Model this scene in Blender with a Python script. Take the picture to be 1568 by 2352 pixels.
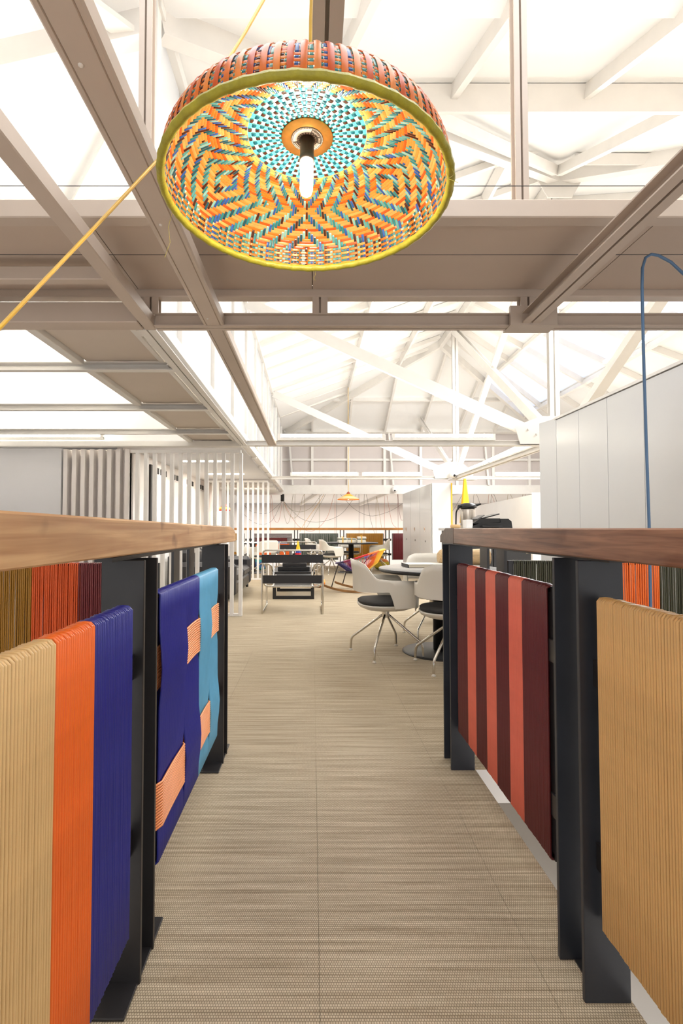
import bpy, math, random
from mathutils import Vector, Matrix
random.seed(7)
for o in list(bpy.data.objects):
    bpy.data.objects.remove(o)
SC = bpy.context.scene
COL = SC.collection
PI = math.pi

# ------------------------------------------------------------------ camera
EYE = 1.08                      # eye height, level with the handrails
FPX, CX, CY = 1150.0, 717.0, 1176.0
PITCH = math.atan(37 / FPX)
cam_data = bpy.data.cameras.new('camera')
cam_data.sensor_fit = 'VERTICAL'
cam_data.sensor_height = 36.0
cam_data.lens = 36.0 * FPX / 2352
cam_data.shift_x = (784 - CX) / 2352
cam_data.shift_y = 0.0
cam_data.clip_start = 0.03
cam = bpy.data.objects.new('camera', cam_data)
cam.location = (0, 0, EYE)
cam.rotation_euler = (PI / 2 + PITCH, 0, 0)
COL.objects.link(cam)
SC.camera = cam

# ------------------------------------------------------------------ light
world = bpy.data.worlds.new('world')
SC.world = world
world.use_nodes = True
bg = world.node_tree.nodes['Background']
bg.inputs[0].default_value = (0.97, 0.985, 1.0, 1)
bg.inputs[1].default_value = 0.75

def area_light(name, loc, sx, sy, power, rot, color=(1, 0.96, 0.9)):
    l = bpy.data.lights.new(name, 'AREA')
    l.shape = 'RECTANGLE'; l.size = sx; l.size_y = sy
    l.energy = power; l.color = color
    o = bpy.data.objects.new(name, l)
    o.location = loc; o.rotation_euler = rot
    COL.objects.link(o)
    return o
# daylight falling through the roof lights of the right-hand slope
area_light('roof_daylight', (4.6, 7.4, EYE + 3.3), 1.6, 7.5, 350, (0, math.radians(20), 0), (0.965, 0.985, 1.0))
# unseen fill lights added to brighten the lower floor
area_light('lower_fill_light', (2.4, 1.0, -0.25), 1.2, 2.2, 42, (0, 0, 0))
area_light('lower_fill_light', (-2.0, 1.0, -0.25), 1.2, 2.2, 42, (0, 0, 0))
area_light('far_void_fill', (1.0, 15.8, -0.25), 5.0, 1.0, 60, (0, 0, 0))  # fill light for the far wall beyond the rail
area_light('void_upper_light', (1.0, 15.6, EYE + 0.72), 9.0, 0.7, 90, (0, 0, 0))  # downward area light under the closed deck of the far void
# unseen fill light added above the bridge to brighten its floor
area_light('bridge_fill_light', (0.3, 0.7, EYE + 2.80), 2.4, 2.2, 36, (0, 0, 0), (0.98, 0.99, 1.0))
SC.view_settings.view_transform = 'Standard'
SC.view_settings.look = 'None'
SC.view_settings.gamma = 1.0
SC.view_settings.use_curve_mapping = False
SC.view_settings.exposure = 1.0

# ------------------------------------------------------------------ helpers
def ray(x, y):
    f = Vector((0, math.cos(PITCH), math.sin(PITCH)))
    u = Vector((0, -math.sin(PITCH), math.cos(PITCH)))
    return Vector(((x - CX) / FPX, 0, 0)) + f + u * ((CY - y) / FPX)
def at_y(x, y, Y):
    d = ray(x, y); return Vector((0, 0, EYE)) + d * (Y / d.y)
def at_x(x, y, X):
    d = ray(x, y); return Vector((0, 0, EYE)) + d * (X / d.x)
def at_z(x, y, Z):
    d = ray(x, y); return Vector((0, 0, EYE)) + d * ((Z - EYE) / d.z)
def at_plane(x, y, p, n):
    d = ray(x, y); c = Vector((0, 0, EYE)); n = Vector(n)
    return c + d * ((Vector(p) - c).dot(n) / d.dot(n))

class MB:
    """collects shapes, builds ONE mesh object"""
    def __init__(s):
        s.v = []; s.f = []; s.sm = []
    def add(s, vs, fs, smooth=False):
        b = len(s.v)
        s.v.extend([tuple(q) for q in vs])
        for f in fs:
            s.f.append([i + b for i in f]); s.sm.append(smooth)
        return s
    def box(s, x0, x1, y0, y1, z0, z1, bev=0.0):
        if bev <= 0:
            vs = [(x, y, z) for x in (x0, x1) for y in (y0, y1) for z in (z0, z1)]
            fs = [(0, 1, 3, 2), (4, 6, 7, 5), (0, 4, 5, 1), (2, 3, 7, 6), (0, 2, 6, 4), (1, 5, 7, 3)]
            return s.add(vs, fs)
        b = min(bev, (x1 - x0) / 2.01, (y1 - y0) / 2.01, (z1 - z0) / 2.01)
        vs = []; idx = {}
        for ix, x in enumerate((x0, x1)):
            for iy, y in enumerate((y0, y1)):
                for iz, z in enumerate((z0, z1)):
                    sx, sy, sz = (b if ix == 0 else -b), (b if iy == 0 else -b), (b if iz == 0 else -b)
                    for k, q in enumerate(((x, y + sy, z + sz), (x + sx, y, z + sz), (x + sx, y + sy, z))):
                        idx[(ix, iy, iz, k)] = len(vs); vs.append(q)
        I = lambda a, b_, c, k: idx[(a, b_, c, k)]
        fs = []
        for i in (0, 1):
            fs.append([I(i, 0, 0, 0), I(i, 1, 0, 0), I(i, 1, 1, 0), I(i, 0, 1, 0)])
            fs.append([I(0, i, 0, 1), I(1, i, 0, 1), I(1, i, 1, 1), I(0, i, 1, 1)])
            fs.append([I(0, 0, i, 2), I(1, 0, i, 2), I(1, 1, i, 2), I(0, 1, i, 2)])
        for i in (0, 1):
            for j in (0, 1):
                fs.append([I(i, j, 0, 0), I(i, j, 1, 0), I(i, j, 1, 1), I(i, j, 0, 1)])
                fs.append([I(i, 0, j, 0), I(i, 1, j, 0), I(i, 1, j, 2), I(i, 0, j, 2)])
                fs.append([I(0, i, j, 1), I(1, i, j, 1), I(1, i, j, 2), I(0, i, j, 2)])
                for k in (0, 1):
                    fs.append([I(i, j, k, 0), I(i, j, k, 1), I(i, j, k, 2)])
        return s.add(vs, fs)
    def prism(s, poly, a, b, up=(0, 0, 1)):
        """extrude a 2D polygon (side, up) from a to b"""
        a = Vector(a); b = Vector(b); d = (b - a).normalized(); up = Vector(up)
        side = d.cross(up).normalized(); u = side.cross(d).normalized()
        n = len(poly)
        vs = [a + side * p[0] + u * p[1] for p in poly] + [b + side * p[0] + u * p[1] for p in poly]
        fs = [[i, (i + 1) % n, n + (i + 1) % n, n + i] for i in range(n)]
        fs += [list(range(n))[::-1], [n + i for i in range(n)]]
        return s.add(vs, fs)
    def bar(s, a, b, w, h, up=(0, 0, 1)):
        return s.prism([(-w / 2, -h / 2), (w / 2, -h / 2), (w / 2, h / 2), (-w / 2, h / 2)], a, b, up)
    def channel(s, a, b, w, h, t=0.008, up=(0, 0, 1), flip=1):
        q = [(-w / 2, -h / 2), (w / 2, -h / 2), (w / 2, -h / 2 + t), (-w / 2 + t, -h / 2 + t),
             (-w / 2 + t, h / 2 - t), (w / 2, h / 2 - t), (w / 2, h / 2), (-w / 2, h / 2)]
        return s.prism([(x * flip, y) for x, y in q], a, b, up)
    def twin(s, a, b, w, h, gap=0.012, up=(0, 0, 1)):
        """two channels back to back with a slit between"""
        a = Vector(a); b = Vector(b); d = (b - a).normalized(); side = d.cross(Vector(up)).normalized()
        k = (w - gap) / 2
        for sg in (-1, 1):
            o = side * sg * (gap / 2 + k / 2)
            s.channel(a + o, b + o, k, h, 0.006, up, sg)
        if gap > 0: s.bar(a, b, gap, 0.006, up)
        return s
    def tube(s, pts, r, seg=8, closed=False, caps=True, smooth=True):
        pts = [Vector(p) for p in pts]; n = len(pts)
        rs = r if isinstance(r, (list, tuple)) else [r] * n
        T = []
        for i in range(n):
            if closed: t = pts[(i + 1) % n] - pts[i - 1]
            else: t = pts[min(i + 1, n - 1)] - pts[max(i - 1, 0)]
            T.append(t.normalized() if t.length > 1e-9 else Vector((0, 0, 1)))
        ref = Vector((0, 0, 1)) if abs(T[0].z) < 0.9 else Vector((1, 0, 0))
        nrm = (ref - T[0] * ref.dot(T[0])).normalized()
        vs = []
        for i in range(n):
            nrm = nrm - T[i] * nrm.dot(T[i])
            if nrm.length < 1e-6: nrm = T[i].orthogonal()
            nrm.normalize(); bn = T[i].cross(nrm)
            for k in range(seg):
                a = 2 * PI * k / seg
                vs.append(pts[i] + (nrm * math.cos(a) + bn * math.sin(a)) * rs[i])
        fs = []
        for i in range(n if closed else n - 1):
            j = (i + 1) % n
            for k in range(seg):
                k2 = (k + 1) % seg
                fs.append([i * seg + k, i * seg + k2, j * seg + k2, j * seg + k])
        s.add(vs, fs, smooth)
        if caps and not closed:
            s.add(vs[:seg], [list(range(seg))[::-1]]); s.add(vs[-seg:], [list(range(seg))])
        return s
    def lathe(s, prof, c=(0, 0, 0), seg=24, smooth=True, caps=True):
        c = Vector(c); n = len(prof); vs = []
        for r, z in prof:
            for k in range(seg):
                a = 2 * PI * k / seg
                vs.append(c + Vector((r * math.cos(a), r * math.sin(a), z)))
        fs = [[i * seg + k, i * seg + (k + 1) % seg, (i + 1) * seg + (k + 1) % seg, (i + 1) * seg + k]
              for i in range(n - 1) for k in range(seg)]
        s.add(vs, fs, smooth)
        if caps:
            if prof[0][0] > 1e-6: s.add(vs[:seg], [list(range(seg))[::-1]])
            if prof[-1][0] > 1e-6: s.add(vs[-seg:], [list(range(seg))])
        return s
    def grid(s, P, closed_u=False, smooth=True):
        nu = len(P); nv = len(P[0])
        vs = [q for row in P for q in row]
        fs = [[i * nv + j, i * nv + j + 1, ((i + 1) % nu) * nv + j + 1, ((i + 1) % nu) * nv + j]
              for i in range(nu if closed_u else nu - 1) for j in range(nv - 1)]
        return s.add(vs, fs, smooth)
    def mesh(s, name):
        m = bpy.data.meshes.new(name)
        m.from_pydata(s.v, [], s.f)
        m.polygons.foreach_set('use_smooth', s.sm)
        m.update()
        return m
    def build(s, name, mat, parent=None, recalc=True, **tags):
        m = s.mesh(name)
        if recalc:
            import bmesh
            bm = bmesh.new(); bm.from_mesh(m); bmesh.ops.recalc_face_normals(bm, faces=bm.faces); bm.to_mesh(m); bm.free()
        m.materials.append(mat)
        o = bpy.data.objects.new(name, m); COL.objects.link(o)
        if parent is not None: o.parent = parent
        tag(o, **tags)
        return o

def tag(o, label=None, cat=None, group=None, kind=None):
    if label: o['label'] = label
    if cat: o['category'] = cat
    if group: o['group'] = group
    if kind: o['kind'] = kind
    return o
def thing(name, loc=(0, 0, 0), rz=0.0, label=None, cat=None, group=None, kind=None):
    o = bpy.data.objects.new(name, None); COL.objects.link(o)
    o.empty_display_size = 0.1
    o.location = loc; o.rotation_euler = (0, 0, rz)
    return tag(o, label, cat, group, kind)
def copy_tree(o, parent=None):
    c = o.copy(); COL.objects.link(c); c.parent = parent
    for ch in list(o.children): copy_tree(ch, c)
    return c
def dup(root, loc, rz, label=None, group=None):
    c = copy_tree(root); c.location = loc; c.rotation_euler = (0, 0, rz)
    if label: c['label'] = label
    if group: c['group'] = group
    return c
def inst(name, mesh, loc, parent=None, rz=0.0, kind=None, scale=None):
    o = bpy.data.objects.new(name, mesh); COL.objects.link(o)
    o.location = loc; o.rotation_euler = (0, 0, rz)
    if scale: o.scale = scale
    if parent is not None: o.parent = parent
    if kind: o['kind'] = kind
    return o
def matmesh(mb, name, mat):
    m = mb.mesh(name); m.materials.append(mat); return m
def bez(p0, p1, p2, p3, n=12):
    p0, p1, p2, p3 = map(Vector, (p0, p1, p2, p3))
    return [p0 * (1 - t) ** 3 + p1 * 3 * t * (1 - t) ** 2 + p2 * 3 * t * t * (1 - t) + p3 * t ** 3
            for t in [i / n for i in range(n + 1)]]
def fillet(pts, r, n=5, closed=False):
    """round the corners of a polyline"""
    pts = [Vector(p) for p in pts]; out = []; N = len(pts)
    for i, p in enumerate(pts):
        if not closed and i in (0, N - 1): out.append(p); continue
        a = pts[i - 1] - p; b = pts[(i + 1) % N] - p
        q = min(r, a.length * 0.49, b.length * 0.49)
        p0 = p + a.normalized() * q; p1 = p + b.normalized() * q
        for k in range(n + 1):
            t = k / n
            out.append(p0 * (1 - t) ** 2 + p * 2 * t * (1 - t) + p1 * t * t)
    return out

# ------------------------------------------------------------------ materials
MATS = {}
def S(c):  # sRGB 0-255 -> linear
    return tuple(((v / 255) / 12.92 if v / 255 <= 0.04045 else ((v / 255 + 0.055) / 1.055) ** 2.4) for v in c) + (1,)
def mat(name, rgb, rough=0.5, metal=0.0, noise=0.0, nscale=20.0, bump=0.0, bscale=80.0, emit=None, estr=0.0, trans=0.0,
        coat=0.0, spec=None, stretch=None):
    if name in MATS: return MATS[name]
    m = bpy.data.materials.new(name); m.use_nodes = True; MATS[name] = m
    nt = m.node_tree; b = nt.nodes['Principled BSDF']
    c = S(rgb)
    b.inputs['Base Color'].default_value = c
    b.inputs['Roughness'].default_value = rough
    b.inputs['Metallic'].default_value = metal
    if coat: b.inputs['Coat Weight'].default_value = coat; b.inputs['Coat Roughness'].default_value = 0.12
    if spec is not None: b.inputs['Specular IOR Level'].default_value = spec
    if emit:
        b.inputs['Emission Color'].default_value = S(emit); b.inputs['Emission Strength'].default_value = estr
    tc = nt.nodes.new('ShaderNodeTexCoord'); src = tc.outputs['Object']
    if stretch:
        mp = nt.nodes.new('ShaderNodeMapping'); mp.inputs['Scale'].default_value = stretch
        nt.links.new(src, mp.inputs[0]); src = mp.outputs[0]
    if noise > 0:
        n = nt.nodes.new('ShaderNodeTexNoise'); n.inputs['Scale'].default_value = nscale; n.inputs['Detail'].default_value = 4
        nt.links.new(src, n.inputs['Vector'])
        r = nt.nodes.new('ShaderNodeValToRGB')
        r.color_ramp.elements[0].position = 0.3; r.color_ramp.elements[1].position = 0.7
        r.color_ramp.elements[0].color = tuple(v * (1 - noise) for v in c[:3]) + (1,)
        r.color_ramp.elements[1].color = tuple(min(1, v * (1 + noise)) for v in c[:3]) + (1,)
        nt.links.new(n.outputs['Fac'], r.inputs[0]); nt.links.new(r.outputs[0], b.inputs['Base Color'])
    if bump > 0:
        n2 = nt.nodes.new('ShaderNodeTexNoise'); n2.inputs['Scale'].default_value = bscale; n2.inputs['Detail'].default_value = 5
        nt.links.new(src, n2.inputs['Vector'])
        bp = nt.nodes.new('ShaderNodeBump'); bp.inputs['Strength'].default_value = bump; bp.inputs['Distance'].default_value = 0.004
        nt.links.new(n2.outputs['Fac'], bp.inputs['Height']); nt.links.new(bp.outputs[0], b.inputs['Normal'])
    if trans > 0:
        t = nt.nodes.new('ShaderNodeBsdfTranslucent'); t.inputs[0].default_value = c
        mx = nt.nodes.new('ShaderNodeMixShader'); mx.inputs[0].default_value = trans
        out = nt.nodes['Material Output']
        nt.links.new(b.outputs[0], mx.inputs[1]); nt.links.new(t.outputs[0], mx.inputs[2]); nt.links.new(mx.outputs[0], out.inputs[0])
    return m
def glassy(name, rgb, clear=0.5, rough=0.1):
    if name in MATS: return MATS[name]
    m = mat(name, rgb, rough)
    nt = m.node_tree; b = nt.nodes['Principled BSDF']; out = nt.nodes['Material Output']
    t = nt.nodes.new('ShaderNodeBsdfTransparent'); mx = nt.nodes.new('ShaderNodeMixShader'); mx.inputs[0].default_value = clear
    nt.links.new(b.outputs[0], mx.inputs[1]); nt.links.new(t.outputs[0], mx.inputs[2]); nt.links.new(mx.outputs[0], out.inputs[0])
    return m
def wood(name, dark, light, knots, axis_scale, rough=0.45, wear=0.0):
    m = bpy.data.materials.new(name); m.use_nodes = True; MATS[name] = m
    nt = m.node_tree; b = nt.nodes['Principled BSDF']; b.inputs['Roughness'].default_value = rough
    L = nt.links
    tc = nt.nodes.new('ShaderNodeTexCoord'); mp = nt.nodes.new('ShaderNodeMapping'); mp.inputs['Scale'].default_value = axis_scale
    L.new(tc.outputs['Object'], mp.inputs[0])
    n = nt.nodes.new('ShaderNodeTexNoise'); n.inputs['Scale'].default_value = 1; n.inputs['Detail'].default_value = 6; n.inputs['Distortion'].default_value = 0.6
    L.new(mp.outputs[0], n.inputs['Vector'])
    r = nt.nodes.new('ShaderNodeValToRGB'); r.color_ramp.elements[0].position = 0.32; r.color_ramp.elements[1].position = 0.68
    r.color_ramp.elements[0].color = S(dark); r.color_ramp.elements[1].color = S(light)
    L.new(n.outputs['Fac'], r.inputs[0])
    n3 = nt.nodes.new('ShaderNodeTexNoise'); n3.inputs['Scale'].default_value = 3.0; n3.inputs['Detail'].default_value = 3
    L.new(tc.outputs['Object'], n3.inputs['Vector'])
    r3 = nt.nodes.new('ShaderNodeValToRGB'); r3.color_ramp.elements[0].position = 0.35; r3.color_ramp.elements[1].position = 0.7
    r3.color_ramp.elements[0].color = (0.72, 0.68, 0.64, 1); r3.color_ramp.elements[1].color = (1, 1, 1, 1)
    L.new(n3.outputs['Fac'], r3.inputs[0])
    mul = nt.nodes.new('ShaderNodeMixRGB'); mul.blend_type = 'MULTIPLY'; mul.inputs[0].default_value = 1
    L.new(r.outputs[0], mul.inputs[1]); L.new(r3.outputs[0], mul.inputs[2])
    v = nt.nodes.new('ShaderNodeTexVoronoi'); v.inputs['Scale'].default_value = 1.0
    mp2 = nt.nodes.new('ShaderNodeMapping'); mp2.inputs['Scale'].default_value = (9, 6, 9)
    n4 = nt.nodes.new('ShaderNodeTexNoise'); n4.inputs['Scale'].default_value = 14
    mixv = nt.nodes.new('ShaderNodeMixRGB'); mixv.inputs[0].default_value = 0.06
    L.new(tc.outputs['Object'], n4.inputs['Vector']); L.new(tc.outputs['Object'], mixv.inputs[1]); L.new(n4.outputs['Color'], mixv.inputs[2])
    L.new(mixv.outputs[0], mp2.inputs[0]); L.new(mp2.outputs[0], v.inputs['Vector'])
    rk = nt.nodes.new('ShaderNodeValToRGB'); rk.color_ramp.elements[0].position = 0.05; rk.color_ramp.elements[1].position = 0.22
    rk.color_ramp.elements[0].color = (knots, knots * 0.8, knots * 0.62, 1); rk.color_ramp.elements[1].color = (1, 1, 1, 1)
    L.new(v.outputs['Distance'], rk.inputs[0])
    mk = nt.nodes.new('ShaderNodeMixRGB'); mk.blend_type = 'MULTIPLY'; mk.inputs[0].default_value = 1
    L.new(mul.outputs[0], mk.inputs[1]); L.new(rk.outputs[0], mk.inputs[2])
    L.new(mk.outputs[0], b.inputs['Base Color'])
    bp = nt.nodes.new('ShaderNodeBump'); bp.inputs['Strength'].default_value = 0.25; bp.inputs['Distance'].default_value = 0.002
    L.new(n.outputs['Fac'], bp.inputs['Height']); L.new(bp.outputs[0], b.inputs['Normal'])
    return m
def carpet_mat():
    m = bpy.data.materials.new('woven_carpet'); m.use_nodes = True
    nt = m.node_tree; b = nt.nodes['Principled BSDF']; b.inputs['Roughness'].default_value = 0.75; L = nt.links
    b.inputs['Specular IOR Level'].default_value = 0.25
    geo = nt.nodes.new('ShaderNodeNewGeometry')
    mp = nt.nodes.new('ShaderNodeMapping'); mp.inputs['Scale'].default_value = (2.2, 75, 1)
    L.new(geo.outputs['Position'], mp.inputs[0])
    n = nt.nodes.new('ShaderNodeTexNoise'); n.inputs['Scale'].default_value = 1; n.inputs['Detail'].default_value = 3
    L.new(mp.outputs[0], n.inputs['Vector'])
    r = nt.nodes.new('ShaderNodeValToRGB'); r.color_ramp.elements[0].position = 0.3; r.color_ramp.elements[1].position = 0.72
    r.color_ramp.elements[0].color = S((178, 161, 134)); r.color_ramp.elements[1].color = S((228, 214, 187))
    L.new(n.outputs['Fac'], r.inputs[0])
    br = nt.nodes.new('ShaderNodeTexBrick'); br.inputs['Scale'].default_value = 1.0
    br.inputs['Brick Width'].default_value = 0.0060; br.inputs['Row Height'].default_value = 0.0067
    br.inputs['Mortar Size'].default_value = 0.0012; br.inputs['Mortar Smooth'].default_value = 0.6
    br.inputs['Color1'].default_value = (1, 1, 1, 1); br.inputs['Color2'].default_value = (0.86, 0.84, 0.82, 1); br.inputs['Mortar'].default_value = (0.34, 0.30, 0.27, 1)
    L.new(geo.outputs['Position'], br.inputs['Vector'])
    mul = nt.nodes.new('ShaderNodeMixRGB'); mul.blend_type = 'MULTIPLY'; mul.inputs[0].default_value = 0.85
    L.new(r.outputs[0], mul.inputs[1]); L.new(br.outputs['Color'], mul.inputs[2])
    L.new(mul.outputs[0], b.inputs['Base Color'])
    bp = nt.nodes.new('ShaderNodeBump'); bp.inputs['Strength'].default_value = 0.4; bp.inputs['Distance'].default_value = 0.0012
    L.new(br.outputs['Fac'], bp.inputs['Height']); bp.invert = True
    L.new(bp.outputs[0], b.inputs['Normal'])
    return m

M_WHITE = mat('white_paint', (234, 231, 228), 0.5, noise=0.02, nscale=3, bump=0.05, bscale=30)
M_STEEL_W = mat('white_painted_steel', (230, 226, 220), 0.38, noise=0.03, nscale=6, bump=0.06, bscale=25)
M_ROOF = mat('white_roof_deck', (242, 241, 239), 0.7, noise=0.025, nscale=1.2, bump=0.06, bscale=10)
M_STEEL_N = mat('shaded_white_steel', (192, 176, 161), 0.4, noise=0.03, nscale=6, bump=0.06, bscale=25)  # white steel of the near beams, underside shade put into its colour
M_SOFFIT = mat('soffit_panel', (190, 172, 156), 0.6, noise=0.02, nscale=4, bump=0.08, bscale=220)  # underside shade put into the panel colour
M_WALL = mat('wall_plaster', (226, 219, 215), 0.7, noise=0.02, nscale=2)
M_GREYW = mat('grey_wall', (212, 211, 213), 0.7, noise=0.015, nscale=2)
M_LOCK = mat('locker_laminate', (219, 220, 221), 0.32, noise=0.012, nscale=2)
M_DARK = mat('black_steel', (38, 36, 37), 0.38, noise=0.18, nscale=9, bump=0.12, bscale=40)
M_CARPET = carpet_mat()
M_PINE = wood('pine_wood', (186, 136, 88), (226, 184, 134), 0.42, (60, 2.2, 60))
M_WALNUT = wood('walnut_wood', (112, 74, 56), (164, 120, 94), 0.7, (90, 5, 90), 0.3)
M_RAILW = mat('honey_wood', (190, 128, 62), 0.5, noise=0.12, nscale=8)
M_CHROME = mat('chrome', (214, 210, 202), 0.12, 1.0)
M_LEATHER = mat('black_leather', (36, 35, 38), 0.38, bump=0.1, bscale=200)
M_SHELL = mat('white_plastic', (226, 220, 208), 0.38)
M_PAD = mat('black_pad', (44, 42, 42), 0.7, bump=0.1, bscale=300)
M_BLACK = mat('black_plastic', (26, 26, 28), 0.35)
M_GLOW = mat('tube_glow', (255, 252, 245), 0.4, emit=(255, 246, 226), estr=14)

# ================================================================== SETTING
def Zh(h): return EYE + h
V = Vector
def quad(name, pts, mat_, thick=0.03, parent=None, kind=None, n_up=True):
    pts = [V(p) for p in pts]; n = (pts[1] - pts[0]).cross(pts[2] - pts[0]).normalized()
    k = len(pts)
    vs = pts + [p + n * thick for p in pts]
    fs = [list(range(k))[::-1], [k + i for i in range(k)]] + [[i, (i + 1) % k, k + (i + 1) % k, k + i] for i in range(k)]
    return MB().add(vs, fs).build(name, mat_, parent, kind=kind)

# ---- floor: bridge deck and hall, carpet tiles on a slab
M_SLAB = mat('slab_edge_white', (232, 228, 224), 0.6)
floor = thing('floor', kind='structure')
fb = MB()
fb.box(-0.52, 0.73, -1.6, 2.3, -0.16, -0.012)
fb.box(-2.45, 6.7, 2.3, 4.49, -0.16, -0.012)
ub = MB().box(-0.515, 0.725, -1.6, 2.3, -0.012, -0.005); ub.box(-2.45, 6.7, 2.3, 4.49, -0.012, -0.005)
ub.build('underlay', mat('underlay_tan', (168, 150, 122), 0.8), floor)
fb.build('slab', M_SLAB, floor)
MB().box(-2.45, 6.7, 4.49, 14.42, -0.16, 0.0).build('carpet_field', M_CARPET, floor)
pf = MB().box(2.12, 6.7, -2.2, 2.3, -0.16, -0.012); pf.build('slab', M_SLAB, floor)
MB().box(2.125, 6.7, -2.2, 2.3, -0.012, 0.0).build('carpet_field', M_CARPET, floor)
TX = [0.017 + 0.538 * k for k in range(-5, 13)]; TY = [0.345 + 0.538 * k for k in range(-4, 9)]
tcache = {}
def tile(x0, x1, y0, y1):
    if x1 - x0 < 0.02 or y1 - y0 < 0.02: return
    key = (round(x1 - x0, 3), round(y1 - y0, 3))
    if key not in tcache:
        tcache[key] = matmesh(MB().box(0.0005, key[0] - 0.0005, 0.0005, key[1] - 0.0005, -0.005, 0.0), 'carpet_tile', M_CARPET)
    inst('carpet_tile', tcache[key], (x0, y0, 0), floor)
for i in range(len(TX) - 1):
    for j in range(len(TY) - 1):
        x0, x1, y0, y1 = TX[i], TX[i + 1], TY[j], TY[j + 1]
        if y0 < 2.3:
            a, b = max(x0, -0.52), min(x1, 0.73)
            if b > a: tile(a, b, max(y0, -1.0), min(y1, 2.3))
        if y1 > 2.3: tile(max(x0, -2.45), min(x1, 6.7), max(y0, 2.3), min(y1, 4.49))
MB().box(-7, 7, -2, 17.2, -3.0, -2.9).build('lower_floor', M_WHITE, kind='structure')

# ---- roof of the hall: a hipped white deck with rafters and purlins
XL, XR, XM = -0.86, 6.66, 2.9
H0, H1 = 2.9, 4.25
YN, YF, YA, YB = 2.7, 14.25, 5.8, 11.2
A, B_, C_, D_ = V((XL, YN, Zh(H0))), V((XR, YN, Zh(H0))), V((XR, YF, Zh(H0 - 0.13))), V((XL, YF, Zh(H0 - 0.13)))
R0, R1 = V((XM, YA, Zh(H1))), V((XM, YB, Zh(H1)))
ceiling = thing('ceiling', kind='structure')
def deck(name, pts):
    c = sum(pts, V((0, 0, 0))) / len(pts)
    n = (pts[1] - pts[0]).cross(pts[2] - pts[0]).normalized()
    if n.z < 0: pts = pts[::-1]
    return quad(name, pts, M_ROOF, 0.04, ceiling)
deck('roof_deck', [A, D_, R1, R0]); deck('roof_deck', [A, B_, R0]); deck('roof_deck', [D_, C_, R1])
# right slope: deck below and above a strip of rooflights
def lerp(a, b, t): return a + (b - a) * t
deck('roof_deck', [B_, C_, lerp(C_, R1, 0.25), lerp(B_, R0, 0.25)])
deck('roof_deck', [lerp(B_, R0, 0.62), lerp(C_, R1, 0.62), R1, R0])
M_SKY = mat('rooflight_sheet', (240, 243, 252), 0.5, trans=0.8)
for t0, t1 in ((0.0, 0.33), (0.33, 0.66), (0.66, 1.0)):
    a0, a1 = lerp(B_, R0, 0.25), lerp(B_, R0, 0.62); b0, b1 = lerp(C_, R1, 0.25), lerp(C_, R1, 0.62)
    quad('rooflight', [lerp(a0, b0, t0), lerp(a0, b0, t1), lerp(a1, b1, t1), lerp(a1, b1, t0)], M_SKY, 0.006, ceiling)
for x0, x1, y0, y1 in ((-0.86, -0.95 + 0.02, -2.2, 2.72), (1.55, 6.7, -2.2, 2.72), (-0.93, 1.55, 1.85, 2.72), (-0.93, 1.55, -2.2, -0.45)):
    if x1 > x0: MB().box(x0, x1, y0, y1, Zh(2.86), Zh(2.9)).build('flat_deck', M_ROOF, ceiling)
MB().box(-0.93, 1.55, -0.45, 1.85, Zh(2.90), Zh(2.91)).build('rooflight', M_SKY, ceiling)  # unseen sheet added with the fill light over the bridge
def member(pts, w, h, name='rafter', up=(0, 0, 1), n=None, kind='bar', parent=None):
    mb = MB()
    getattr(mb, kind)(pts[0], pts[1], w, h, up=up) if kind != 'channel' else mb.channel(pts[0], pts[1], w, h, 0.008, up)
    return mb.build(name, M_STEEL_W, parent or ceiling)
nN = (B_ - A).cross(R0 - A).normalized(); nN = nN if nN.z < 0 else -nN
nL = (D_ - A).cross(R0 - A).normalized(); nL = nL if nL.z < 0 else -nL
nF = (C_ - D_).cross(R1 - D_).normalized(); nF = nF if nF.z < 0 else -nF
nR = (C_ - B_).cross(R1 - B_).normalized(); nR = nR if nR.z < 0 else -nR
def on_near(x, y, off=0.05): return at_plane(x, y, A + nN * off, nN)
# near slope
for (p, q) in (((1218, -40), (1017, 248)), ((1640, -20), (1305, 245)), ((880, -60), (760, 190)), ((1180, 345), (1010, 395)), ((1568, 352), (1470, 415))):
    member((on_near(*p), on_near(*q)), 0.05, 0.10, up=nN)
member((on_near(900, 228, 0.09), on_near(1620, 228, 0.09)), 0.06, 0.17, 'purlin', up=nN)
member((on_near(1320, 366, 0.06), on_near(1640, 366, 0.06)), 0.04, 0.10, 'purlin', up=nN)
member((on_near(985, 262, 0.1), on_near(1275, 392, 0.1)), 0.06, 0.09, 'wind_brace', up=nN)
member((on_near(1285, 392, 0.1), on_near(1640, 215, 0.1)), 0.07, 0.10, 'wind_brace', up=nN)
# hips and ridge
for p, q in ((A, R0), (B_, R0), (D_, R1), (C_, R1)):
    member((p + V((0, 0, -0.09)), q + V((0, 0, -0.09))), 0.09, 0.16, 'hip_rafter')
member((R0 + V((0, 0, -0.1)), R1 + V((0, 0, -0.1))), 0.09, 0.16, 'ridge_beam')
# gusset plate at the head of the ridge
gp = MB()
g0 = R0 + V((0, -0.06, -0.16))
gp.add([g0 + V((dx, 0, dz)) for dx, dz in ((-0.28, 0.02), (0.28, 0.02), (0.14, -0.22), (-0.14, -0.22))] +
       [g0 + V((dx, 0.015, dz)) for dx, dz in ((-0.28, 0.02), (0.28, 0.02), (0.14, -0.22), (-0.14, -0.22))],
       [(0, 1, 2, 3), (7, 6, 5, 4), (0, 4, 5, 1), (1, 5, 6, 2), (2, 6, 7, 3), (3, 7, 4, 0)])
gp.build('gusset_plate', M_STEEL_W, ceiling)
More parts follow.
